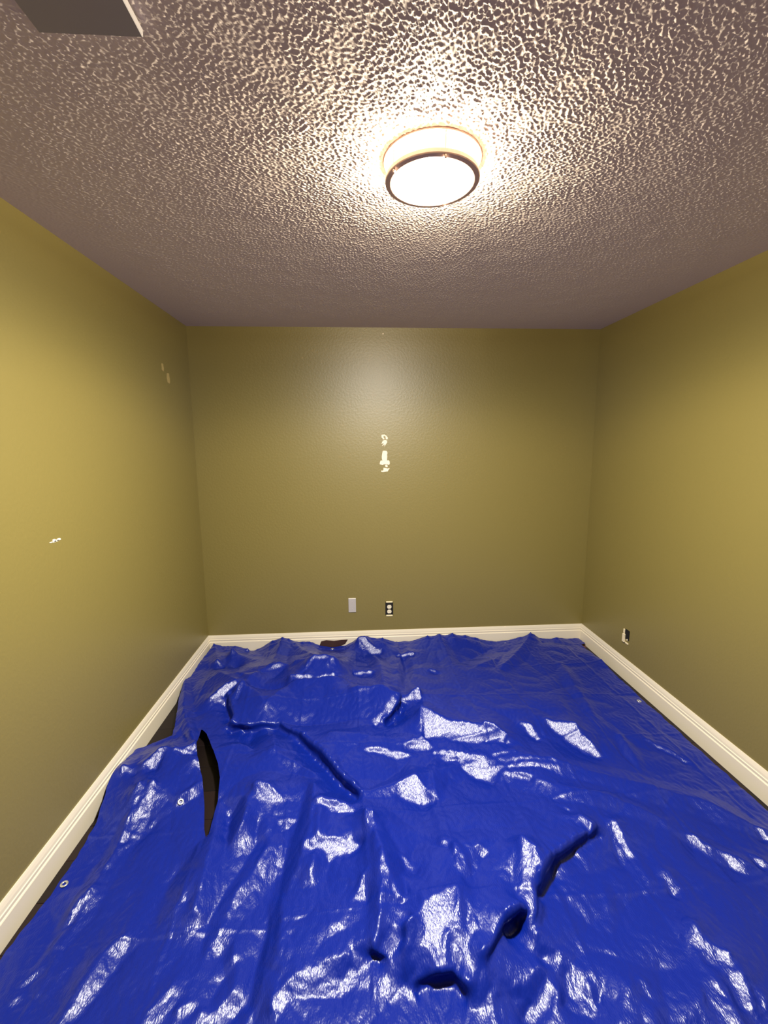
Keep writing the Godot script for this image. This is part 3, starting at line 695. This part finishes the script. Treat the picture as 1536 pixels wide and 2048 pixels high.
	prop(-0.222, -3.300, 0.010, 0.50)
	prop(-0.222, -3.250, 0.008, 0.08)
	prop(-0.123, -3.300, 0.010, 0.50)
	prop(-0.123, -3.250, 0.008, 0.08)
	prop(-0.035, -3.300, 0.079, 0.50)
	prop(-0.035, -3.250, 0.063, 0.08)
	prop(0.057, -3.300, 0.113, 0.50)
	prop(0.057, -3.250, 0.090, 0.08)
	prop(0.176, -3.300, 0.100, 0.50)
	prop(0.176, -3.250, 0.080, 0.08)
	prop(0.255, -3.300, 0.051, 0.50)
	prop(0.255, -3.250, 0.041, 0.08)
	prop(0.435, -3.300, 0.049, 0.50)
	prop(0.435, -3.250, 0.039, 0.08)
	prop(0.536, -3.300, 0.101, 0.50)
	prop(0.536, -3.250, 0.080, 0.08)
	prop(0.636, -3.300, 0.114, 0.50)
	prop(0.636, -3.250, 0.091, 0.08)
	prop(0.737, -3.300, 0.115, 0.50)
	prop(0.737, -3.250, 0.092, 0.08)
	prop(0.839, -3.300, 0.098, 0.50)
	prop(0.839, -3.250, 0.079, 0.08)
	prop(0.929, -3.300, 0.066, 0.50)
	prop(0.929, -3.250, 0.052, 0.08)
	prop(1.025, -3.300, 0.024, 0.50)
	prop(1.025, -3.250, 0.019, 0.08)
	prop(1.189, -3.300, 0.018, 0.50)
	prop(1.189, -3.250, 0.014, 0.08)
	prop(1.291, -3.300, 0.057, 0.50)
	prop(1.291, -3.250, 0.046, 0.08)
	prop(1.372, -3.300, 0.101, 0.50)
	prop(1.372, -3.250, 0.081, 0.08)
	prop(1.406, -3.300, 0.070, 0.50)
	prop(1.406, -3.250, 0.056, 0.08)
	prop(1.458, -3.300, 0.021, 0.50)
	prop(1.458, -3.250, 0.017, 0.08)
	prop(1.563, -3.300, 0.017, 0.50)
	prop(1.563, -3.250, 0.014, 0.08)
	prop(1.591, -3.300, 0.038, 0.50)
	prop(1.591, -3.250, 0.030, 0.08)
	prop(1.709, -3.300, 0.021, 0.50)
	prop(1.709, -3.250, 0.017, 0.08)
	prop(1.793, -3.300, 0.018, 0.50)
	prop(1.793, -3.250, 0.014, 0.08)
	prop(1.793, -2.871, 0.060, 0.30)
	prop(1.759, -2.908, 0.050, 0.20)
	prop(-1.193, -2.102, 0.050, 0.40)
	prop(-1.130, -2.154, 0.050, 0.30)
	prop(-1.097, -2.489, 0.050, 0.20)
	prop(-1.196, -2.887, 0.050, 0.20)



func relax():
	var old := PackedFloat32Array()
	var onx := 0
	var onz := 0
	for c in [4.0 * CELL, 2.0 * CELL, CELL]:
		var nx := int(round(FIELD_W / c)) + 1
		var nz := int(round(FIELD_D / c)) + 1
		var count := nx * nz
		var gx := PackedFloat32Array()
		var gz := PackedFloat32Array()
		var w := PackedFloat32Array()
		var pw := PackedFloat32Array()
		var ph := PackedFloat32Array()
		var h := PackedFloat32Array()
		gx.resize(count)
		gz.resize(count)
		w.resize(count)
		pw.resize(count)
		ph.resize(count)
		h.resize(count)
		w.fill(0.04)
		for f in facets:
			var q: PackedVector2Array = f[0]
			var lo := q[0]
			var hi := q[0]
			for p in q:
				lo = lo.min(p)
				hi = hi.max(p)
			var pad2: float = 0.16 * c * c
			for j in range(maxi(0, int((lo.y - FIELD_Z) / c) - 1), mini(nz, int((hi.y - FIELD_Z) / c) + 3)):
				for i in range(maxi(0, int((lo.x - FIELD_X) / c) - 1), mini(nx, int((hi.x - FIELD_X) / c) + 3)):
					var p := Vector2(FIELD_X + i * c, FIELD_Z + j * c)
					if Geometry2D.is_point_in_polygon(p, q) or near2(p, q) < pad2:
						gx[j * nx + i] = f[1]
						gz[j * nx + i] = f[2]
						w[j * nx + i] = f[3]
		for s in props:
			var i := clampi(int(round((s[0] - FIELD_X) / c)), 0, nx - 1)
			var j := clampi(int(round((s[1] - FIELD_Z) / c)), 0, nz - 1)
			pw[j * nx + i] = s[3] * 4.0 * (c / 0.01)
			ph[j * nx + i] = s[2]
		if old.is_empty():
			h.fill(0.01)
		else:
			for j in nz:
				for i in nx:
					h[j * nx + i] = 0.25 * (old[mini(j / 2, onz - 1) * onx + mini(i / 2, onx - 1)] + old[mini((j + 1) / 2, onz - 1) * onx + mini(i / 2, onx - 1)] + old[mini(j / 2, onz - 1) * onx + mini((i + 1) / 2, onx - 1)] + old[mini((j + 1) / 2, onz - 1) * onx + mini((i + 1) / 2, onx - 1)])
		var lam: float = 0.0001 * (c / 0.01) ** 2
		# coefficients of the links to the right and down, and the fixed part of each node's sum
		var wr := PackedFloat32Array()
		var wd := PackedFloat32Array()
		var fixed := PackedFloat32Array()
		var inv := PackedFloat32Array()
		wr.resize(count)
		wd.resize(count)
		fixed.resize(count)
		inv.resize(count)
		for k in count:
			fixed[k] = lam * 0.012 + pw[k] * ph[k]
			inv[k] = lam + pw[k]
		for j in nz:
			for i in nx:
				var k := j * nx + i
				if i + 1 < nx:
					var a := (w[k] + w[k + 1]) / 2
					var e: float = a * (gx[k] + gx[k + 1]) / 2 * c
					wr[k] = a
					inv[k] += a
					inv[k + 1] += a
					fixed[k + 1] += e
					fixed[k] -= e
				if j + 1 < nz:
					var a := (w[k] + w[k + nx]) / 2
					var e: float = a * (gz[k] + gz[k + nx]) / 2 * c
					wd[k] = a
					inv[k] += a
					inv[k + nx] += a
					fixed[k + nx] += e
					fixed[k] -= e
		for k in count:
			inv[k] = 1.6 / inv[k]
		for sweep in (120 if c > 1.5 * CELL else 80):
			for j in nz:
				var k := j * nx
				for i in nx:
					var s := fixed[k]
					if i > 0:
						s += wr[k - 1] * h[k - 1]
					if i + 1 < nx:
						s += wr[k] * h[k + 1]
					if j > 0:
						s += wd[k - nx] * h[k - nx]
					if j + 1 < nz:
						s += wd[k] * h[k + nx]
					var next := s * inv[k] - 0.6 * h[k]
					h[k] = next if next > 0.004 else 0.004
					k += 1
		old = h
		onx = nx
		onz = nz
	# steep folds lean over: their crests lie forward of their feet
	lean_x.resize(old.size())
	lean_z.resize(old.size())
	for f in facets:
		if f[3] < 5.0:
			continue
		var q: PackedVector2Array = f[0]
		var g := Vector2(f[1], f[2])
		if g.length() < 1.2:
			continue
		g = g.normalized()
		for p in 13:
			for s in 4:
				var at := q[0].lerp(q[1], p / 12.0).lerp(q[3].lerp(q[2], p / 12.0), s / 3.0)
				var i := clampi(int(round((at.x - FIELD_X) / CELL)), 0, onx - 1)
				var j := clampi(int(round((at.y - FIELD_Z) / CELL)), 0, onz - 1)
				lean_x[j * onx + i] = g.x
				lean_z[j * onx + i] = g.y
	calm.resize(old.size())
	for f in facets:
		if f[3] < 3.5 or f[3] > 5.0:
			continue
		var q: PackedVector2Array = f[0]
		var lo := q[0]
		var hi := q[0]
		for p in q:
			lo = lo.min(p)
			hi = hi.max(p)
		for j in range(maxi(0, int((lo.y - FIELD_Z) / CELL)), mini(onz, int((hi.y - FIELD_Z) / CELL) + 2)):
			for i in range(maxi(0, int((lo.x - FIELD_X) / CELL)), mini(onx, int((hi.x - FIELD_X) / CELL) + 2)):
				if Geometry2D.is_point_in_polygon(Vector2(FIELD_X + i * CELL, FIELD_Z + j * CELL), q):
					calm[j * onx + i] = 1.0
	calm = blur(calm, onx, onz, 1)
	lean_x = blur(blur(lean_x, onx, onz, 3), onx, onz, 2)
	lean_z = blur(blur(lean_z, onx, onz, 3), onx, onz, 2)
	var low := blur(blur(old, onx, onz, 5), onx, onz, 5)
	for k in old.size():
		var a := clampf(LEAN * (old[k] - low[k]), -0.035, 0.035)
		lean_x[k] *= -a
		lean_z[k] *= -a
	field = old
	field_nx = onx
	field_nz = onz


func blur(a: PackedFloat32Array, nx: int, nz: int, r: int) -> PackedFloat32Array:
	var b := PackedFloat32Array()
	b.resize(a.size())
	for j in nz:
		var s := 0.0
		for i in nx + r:
			if i < nx:
				s += a[j * nx + i]
			if i - 2 * r - 1 >= 0:
				s -= a[j * nx + i - 2 * r - 1]
			if i - r >= 0:
				b[j * nx + i - r] = s / (2 * r + 1)
	var c := PackedFloat32Array()
	c.resize(a.size())
	for i in nx:
		var s := 0.0
		for j in nz + r:
			if j < nz:
				s += b[j * nx + i]
			if j - 2 * r - 1 >= 0:
				s -= b[(j - 2 * r - 1) * nx + i]
			if j - r >= 0:
				c[(j - r) * nx + i] = s / (2 * r + 1)
	return c


func near2(p: Vector2, q: PackedVector2Array) -> float:
	var best := 1e9
	for k in q.size():
		best = minf(best, p.distance_squared_to(Geometry2D.get_closest_point_to_segment(p, q[k], q[(k + 1) % q.size()])))
	return best


# quadratic B-spline reading of the height field
func lift(x: float, z: float) -> float:
	return read(field, x, z)


func read(grid: PackedFloat32Array, x: float, z: float) -> float:
	var fx := clampf((x - FIELD_X) / CELL, 1.0, field_nx - 2.01)
	var fz := clampf((z - FIELD_Z) / CELL, 1.0, field_nz - 2.01)
	var i := int(round(fx))
	var j := int(round(fz))
	var a := fx - i
	var b := fz - j
	var x0 := 0.5 * (0.5 - a) * (0.5 - a)
	var x2 := 0.5 * (0.5 + a) * (0.5 + a)
	var x1 := 1.0 - x0 - x2
	var z0 := 0.5 * (0.5 - b) * (0.5 - b)
	var z2 := 0.5 * (0.5 + b) * (0.5 + b)
	var z1 := 1.0 - z0 - z2
	var k := j * field_nx + i
	var l := k - field_nx
	var m := k + field_nx
	return z0 * (x0 * grid[l - 1] + x1 * grid[l] + x2 * grid[l + 1]) + z1 * (x0 * grid[k - 1] + x1 * grid[k] + x2 * grid[k + 1]) + z2 * (x0 * grid[m - 1] + x1 * grid[m] + x2 * grid[m + 1])


func border(list: PackedVector2Array, z: float) -> float:
	for k in list.size() - 1:
		if z <= list[k].y and z >= list[k + 1].y:
			return lerpf(list[k].x, list[k + 1].x, (list[k].y - z) / (list[k].y - list[k + 1].y))
	return list[0].x if z > list[0].y else list[list.size() - 1].x


func build_tarp():
	lay_folds()
	relax()
	var left := PackedVector2Array([Vector2(-1.148, -1.225), Vector2(-1.134, -1.334), Vector2(-1.124, -1.470), Vector2(-1.120, -1.701), Vector2(-1.171, -1.915), Vector2(-1.204, -2.099), Vector2(-1.132, -2.158), Vector2(-1.019, -2.225), Vector2(-1.074, -2.420), Vector2(-1.129, -2.595), Vector2(-1.194, -2.883), Vector2(-1.178, -3.056), Vector2(-1.152, -3.251)])
	var right := PackedVector2Array([Vector2(1.751, -3.206), Vector2(1.766, -3.037), Vector2(1.784, -2.856), Vector2(1.761, -2.705), Vector2(1.777, -2.440), Vector2(1.786, -1.978), Vector2(1.789, -1.624)])
	var gap := PackedVector2Array([Vector2(-0.885, -2.281), Vector2(-0.839, -2.231), Vector2(-0.768, -2.096), Vector2(-0.700, -1.973), Vector2(-0.663, -1.881), Vector2(-0.641, -1.774), Vector2(-0.631, -1.646), Vector2(-0.628, -1.582), Vector2(-0.658, -1.644), Vector2(-0.698, -1.767), Vector2(-0.747, -1.892), Vector2(-0.812, -2.016), Vector2(-0.844, -2.095)])
	var gap_lo := gap[0]
	var gap_hi := gap[0]
	for p in gap:
		gap_lo = gap_lo.min(p)
		gap_hi = gap_hi.max(p)
	var nx := 560
	var nz := 540
	var broad := noise(3.6, 31)
	var small := noise(17.0, 32)
	var tiny := noise(55.0, 33)
	var v := PackedVector3Array()
	var n := PackedVector3Array()
	var uv := PackedVector2Array()
	var hollow := PackedByteArray()
	var count := (nx + 1) * (nz + 1)
	v.resize(count)
	n.resize(count)
	uv.resize(count)
	hollow.resize(count)
	for j in nz + 1:
		var z := lerpf(-3.308, -0.34, float(j) / nz)
		var xl := maxf(border(left, z), LEFT + 0.019) + 0.003 * small.get_noise_2d(z, 3.0)
		var xr := minf(border(right, z), RIGHT - 0.019) + 0.003 * small.get_noise_2d(z, 8.0)
		for i in nx + 1:
			var k := j * (nx + 1) + i
			var p := Vector2(lerpf(xl, xr, float(i) / nx), z)
			if p.x > gap_lo.x and p.y > gap_lo.y and p.x < gap_hi.x and p.y < gap_hi.y and Geometry2D.is_point_in_polygon(p, gap):
				hollow[k] = 1
				var best := 1e9
				var to := p
				for e in gap.size():
					var q := Geometry2D.get_closest_point_to_segment(p, gap[e], gap[(e + 1) % gap.size()])
					if p.distance_squared_to(q) < best:
						best = p.distance_squared_to(q)
						to = q
				p = to
			var h := lift(p.x, p.y)
			var rough := 1.0 - 0.8 * read(calm, p.x, p.y)
			h += rough * (0.011 * absf(broad.get_noise_2d(p.x, p.y)) + 0.0026 * absf(small.get_noise_2d(p.x * 1.3, p.y * 0.8))) + 0.00035 * absf(tiny.get_noise_2d(p.x * 1.2, p.y * 0.7))
			# creases left by the folds in the packet
			var cx := absf(fposmod(p.x - 0.03 * p.y - 0.055 + 0.165, 0.33) - 0.165)
			var cz := absf(fposmod(p.y + 0.02 * p.x + 0.07 + 0.2, 0.40) - 0.2)
			h += 0.0028 * maxf(0.0, 1.0 - cx / 0.014) + 0.0022 * maxf(0.0, 1.0 - cz / 0.012)
			v[k] = Vector3(p.x + read(lean_x, p.x, p.y), h, p.y + read(lean_z, p.x, p.y))
			uv[k] = Vector2(p.x / 0.16, p.y / 0.42)
	var idx := PackedInt32Array()
	for j in nz + 1:
		for i in nx + 1:
			var k := j * (nx + 1) + i
			var dx := v[k + (1 if i < nx else 0)] - v[k - (1 if i > 0 else 0)]
			var dz := v[k + (nx + 1 if j < nz else 0)] - v[k - (nx + 1 if j > 0 else 0)]
			n[k] = dz.cross(dx).normalized() if dx.length_squared() > 1e-9 and dz.length_squared() > 1e-9 else Vector3.UP
			if i < nx and j < nz and hollow[k] + hollow[k + 1] + hollow[k + nx + 1] + hollow[k + nx + 2] < 4:
				idx.append_array([k, k + 1, k + nx + 1, k + 1, k + nx + 2, k + nx + 1])
	var blue := paint(Color(0.038, 0.125, 0.505), 0.29, 0.42)
	blue.heightmap_enabled = true
	blue.heightmap_scale = 0.065
	blue.heightmap_texture = noise_picture(0.055, 41, 2)
	blue.cull_mode = BaseMaterial3D.CULL_DISABLED
	var o := thing("tarp", "large crumpled glossy blue plastic tarp covering the floor", "tarp")
	part("sheet", packed(v, n, idx, uv), blue, o)
	# a corner of the hem turned up against the baseboard shows its brown back
	var brown := paint(Color(0.24, 0.15, 0.12), 0.5)
	var flap := PackedVector2Array([Vector2(-0.33, 0.02), Vector2(-0.31, 0.070), Vector2(-0.27, 0.079), Vector2(-0.21, 0.071), Vector2(-0.15, 0.077), Vector2(-0.10, 0.078), Vector2(-0.12, 0.045), Vector2(-0.17, 0.02)])
	var turned := part("turned_hem", extrude(flap, 0.003), brown, o, Vector3(0, 0, -3.3155))
	turned.set_meta("label", "turned-up brown underside of the hem")
	var silver := paint(Color(0.82, 0.82, 0.80), 0.3, 0.5, 0.8)
	var ring := []
	for k in 13:
		var a := TAU * k / 12.0
		ring.append(Vector2(0.0095 + 0.0038 * cos(a), 0.0022 * sin(a)))
	var eyelet := lathe(ring, 24)
	for p in [Vector2(-1.103, -1.463), Vector2(-0.220, -3.275), Vector2(-0.805, -1.782), Vector2(1.717, -2.419), Vector2(-1.163, -3.062), Vector2(1.163, -3.258)]:
		var e := part("eyelet", eyelet, silver, o, Vector3(p.x, lift(p.x, p.y) + 0.006, p.y))
		e.set_meta("label", "silver metal eyelet")
		var up := Vector3(lift(p.x - 0.01, p.y) - lift(p.x + 0.01, p.y), 0.02, lift(p.x, p.y - 0.01) - lift(p.x, p.y + 0.01)).normalized()
		e.quaternion = Quaternion(Vector3.UP, up)


# ---------------------------------------------------------------- the lamp
func lamp_light():
	# the glass throws its light down through its face and sideways through its drum
	var down := AreaLight3D.new()
	down.name = "lamp_face_light"
	down.area_size = Vector2(0.2, 0.2)
	down.light_color = Color(1.0, 0.985, 0.955)
	down.light_energy = 10.2
	down.area_range = 8.0
	down.area_attenuation = 2.0
	down.shadow_enabled = true
	down.position = LAMP + Vector3(0, -0.066, 0)
	down.rotation.x = -PI / 2
	add_child(down)
	var side := OmniLight3D.new()
	side.name = "lamp_drum_light"
	side.light_color = Color(1.0, 0.94, 0.83)
	side.light_energy = 1.9
	side.light_size = 0.02
	side.omni_range = 8.0
	side.omni_attenuation = 2.0
	side.shadow_enabled = true
	side.position = LAMP + Vector3(0, -0.03, 0)
	add_child(side)


func build_lamp():
	var lamp := thing("ceiling_light", "round flush ceiling light with white glass drum and brushed nickel rings, switched on", "ceiling light", LAMP)
	var nickel := paint(Color(0.92, 0.80, 0.74), 0.5, 0.5, 0.25)
	var glow := paint(Color(0.95, 0.93, 0.9), 0.4)
	glow.emission_enabled = true
	glow.emission = Color(1.0, 0.93, 0.82)
	glow.emission_energy_multiplier = 1.6
	part("mounting_pan", lathe([Vector2(0.0, -0.001), Vector2(0.1455, -0.001), Vector2(0.1455, -0.0035), Vector2(0.1435, -0.005), Vector2(0.131, -0.005), Vector2(0.131, -0.0035), Vector2(0.0, -0.0035)], 96), nickel, lamp)
	part("glass_drum", lathe([Vector2(0.0, -0.0045), Vector2(0.129, -0.0045), Vector2(0.129, -0.055), Vector2(0.1285, -0.0575), Vector2(0.1225, -0.0605), Vector2(0.09, -0.0612), Vector2(0.0, -0.0618)], 96), glow, lamp)
	part("trim_ring", lathe([Vector2(0.1300, -0.0465), Vector2(0.139, -0.0465), Vector2(0.1406, -0.048), Vector2(0.1406, -0.0575), Vector2(0.139, -0.0602), Vector2(0.126, -0.0618), Vector2(0.1235, -0.0612), Vector2(0.1300, -0.056), Vector2(0.1300, -0.0465)], 96), nickel, lamp)
	for deg in [-62.0, 152.0, 84.0]:
		var a: float = deg_to_rad(deg)
		part("post", lathe([Vector2(0.0, -0.004), Vector2(0.0022, -0.004), Vector2(0.0022, -0.0465), Vector2(0.0, -0.0465)], 12), nickel, lamp, Vector3(0.1355 * cos(a), 0, 0.1355 * sin(a)))
		part("finial", lathe([Vector2(0.0, -0.0605), Vector2(0.003, -0.0605), Vector2(0.0042, -0.065), Vector2(0.003, -0.0695), Vector2(0.0, -0.071)], 16), nickel, lamp, Vector3(0.1352 * cos(a), 0, 0.1352 * sin(a)))


# ---------------------------------------------------------------- small things
func build_vent():
	var grey := paint(Color(0.62, 0.6, 0.6), 0.45, 0.5)
	var o := thing("ceiling_panel", "flat grey rectangular panel on the ceiling with one bright lit edge", "panel", Vector3(-0.515, TOP, -0.895))
	part("plate", slab(Vector3(0.20, 0.016, 0.30), 0.0015), grey, o, Vector3(0, -0.014, 0))
	part("frame", slab(Vector3(0.18, 0.008, 0.28), 0.001), grey, o, Vector3(0, -0.003, 0))


func build_plate():
	var o := thing("wall_plate", "blank light grey wall plate on the back wall, left of the open outlet", "wall plate", Vector3(-0.0595, 0.3565, BACK))
	var m := paint(Color(0.72, 0.70, 0.69), 0.4)
	part("plate", slab(Vector3(0.058, 0.116, 0.006), 0.002), m, o, Vector3(0, 0, 0.003))
	part("lip", slab(Vector3(0.058, 0.008, 0.0075), 0.002), paint(Color(0.9, 0.87, 0.82), 0.35), o, Vector3(0, 0.054, 0.0042))
	for s in [-1, 1]:
		var screw := part("screw", lathe([Vector2(0, 0), Vector2(0.0035, 0), Vector2(0.003, 0.0012), Vector2(0, 0.0016)], 16), m, o, Vector3(0, 0.03 * s, 0.006))
		screw.rotation.x = PI / 2


func build_outlet(called: String, at: Vector3, turn: float, label: String):
	var o := thing(called, label, "outlet", at, turn)
	var dark := paint(Color(0.05, 0.045, 0.035), 0.7)
	var cream := paint(Color(0.95, 0.91, 0.80), 0.35)
	var metal := paint(Color(0.95, 0.90, 0.72), 0.4)
	part("wall_box", slab(Vector3(0.062, 0.104, 0.003), 0.0008), dark, o, Vector3(0, 0, 0.0015))
	part("receptacle_body", slab(Vector3(0.034, 0.07, 0.004), 0.001), paint(Color(0.14, 0.12, 0.1), 0.5), o, Vector3(0, 0, 0.005))
	for s in [-1, 1]:
		part("mounting_ear", slab(Vector3(0.05, 0.012, 0.004), 0.0012), metal, o, Vector3(0.001, 0.0565 * s, 0.004))
		var outline := PackedVector2Array()
		for k in 24:
			var a := TAU * k / 24.0
			outline.append(Vector2(0.0172 * cos(a), clampf(0.0172 * sin(a), -0.0145, 0.0145)))
		var face := part("socket_face", extrude(outline, 0.005), cream, o, Vector3(0, 0.0195 * s - 0.002, 0.006))
		for q in [-1, 1]:
			part("slot", block(Vector3(0.0018, 0.007, 0.001)), dark, face, Vector3(0.0055 * q, 0.003, 0.0051))


func build_side_outlet():
	var o := thing("power_outlet", "small uncovered cream outlet seen edge-on, low on the right wall above the baseboard", "outlet", Vector3(RIGHT, 0.296, -2.742), -PI / 2)
	var dark := paint(Color(0.05, 0.045, 0.035), 0.7)
	var cream := paint(Color(0.93, 0.87, 0.72), 0.4)
	part("wall_box", slab(Vector3(0.046, 0.07, 0.003), 0.0008), dark, o, Vector3(0.008, 0.016, 0.0015))
	part("receptacle_body", slab(Vector3(0.022, 0.062, 0.010), 0.003), cream, o, Vector3(-0.020, -0.016, 0.006))
	part("mounting_ear", slab(Vector3(0.014, 0.03, 0.006), 0.002), cream, o, Vector3(-0.022, 0.032, 0.004))
	part("mounting_ear", slab(Vector3(0.03, 0.012, 0.005), 0.002), cream, o, Vector3(0.012, -0.043, 0.003))
	part("terminal_screw", lathe([Vector2(0, 0), Vector2(0.006, 0), Vector2(0.005, 0.003), Vector2(0, 0.004)], 16), cream, o, Vector3(0.014, -0.018, 0.003)).rotation.x = PI / 2


# where the paint has come away, the bare wallboard shows: thin raised chips
func build_marks():
	var pale := paint(Color(0.95, 0.90, 0.82), 0.75)
	var wall: Node = get_node("wall_back")
	# outlines in tenths of a millimetre, from the left end of the lowest patch
	flake(wall, [29, 236, 52, 238, 69, 226, 78, 212, 71, 201, 61, 204, 60, 218, 56, 227, 44, 226, 44, 217, 52, 209, 49, 203, 41, 203, 29, 218], pale)
	flake(wall, [39, 193, 56, 198, 71, 193, 71, 178, 62, 167, 56, 158, 52, 147, 51, 158, 49, 165, 36, 153, 33, 158, 46, 171, 41, 173, 29, 168, 31, 176], pale)
	flake(wall, [38, 117, 52, 119, 69, 116, 73, 101, 70, 88, 71, 73, 69, 45, 82, 47, 89, 37, 90, 20, 84, 12, 66, 16, 46, 16, 36, 12, 14, 17, 16, 34, 22, 45, 36, 45, 31, 55, 30, 76, 34, 101], pale)
	flake(wall, [54, 11, 65, 14, 76, 4, 71, -6, 57, -2], pale)
	flake(wall, [42, -9, 58, -11, 75, -16, 87, -11, 88, -16, 79, -27, 75, -37, 59, -39, 39, -42, 24, -40, 27, -29, 37, -32, 42, -22], pale)
	chip(wall, Vector3(0.2, 2.397, BACK), 0.0, 0.012, 0.009, 14, pale)
	wall = get_node("wall_left")
	var dull := paint(Color(0.72, 0.64, 0.42), 0.6)
	for s in [[-1.753, 1.246, 0.020, 0.014, 21], [-1.765, 1.243, 0.030, 0.006, 22], [-1.779, 1.246, 0.026, 0.010, 24], [-1.737, 1.244, 0.022, 0.004, 25], [-2.885, 2.085, 0.03, 0.05, 23], [-2.955, 2.03, 0.045, 0.075, 26]]:
		chip(wall, Vector3(LEFT, s[1], s[0]), PI / 2, s[2], s[3], s[4], pale if s[0] > -2.0 else dull)


func flake(wall: Node, list: Array, m: Material):
	var outline := PackedVector2Array()
	for k in range(0, list.size(), 2):
		outline.append(Vector2(list[k], list[k + 1]) * 0.001)
	var o := part("bare_patch", extrude(outline, 0.0016), m, wall)
	o.position = Vector3(0.1535, 1.4425, BACK) - wall.position


func chip(wall: Node, at: Vector3, turn: float, w: float, h: float, seed_at: int, m: Material):
	var r := RandomNumberGenerator.new()
	r.seed = seed_at
	var outline := PackedVector2Array()
	for k in 14:
		var a := TAU * k / 14.0
		var d := r.randf_range(0.72, 1.05)
		outline.append(Vector2(w / 2 * d * signf(cos(a)) * pow(absf(cos(a)), 0.7), h / 2 * d * signf(sin(a)) * pow(absf(sin(a)), 0.7)))
	var o := part("bare_patch", extrude(outline, 0.0016), m, wall)
	o.rotation.y = turn
	o.position = at - wall.position
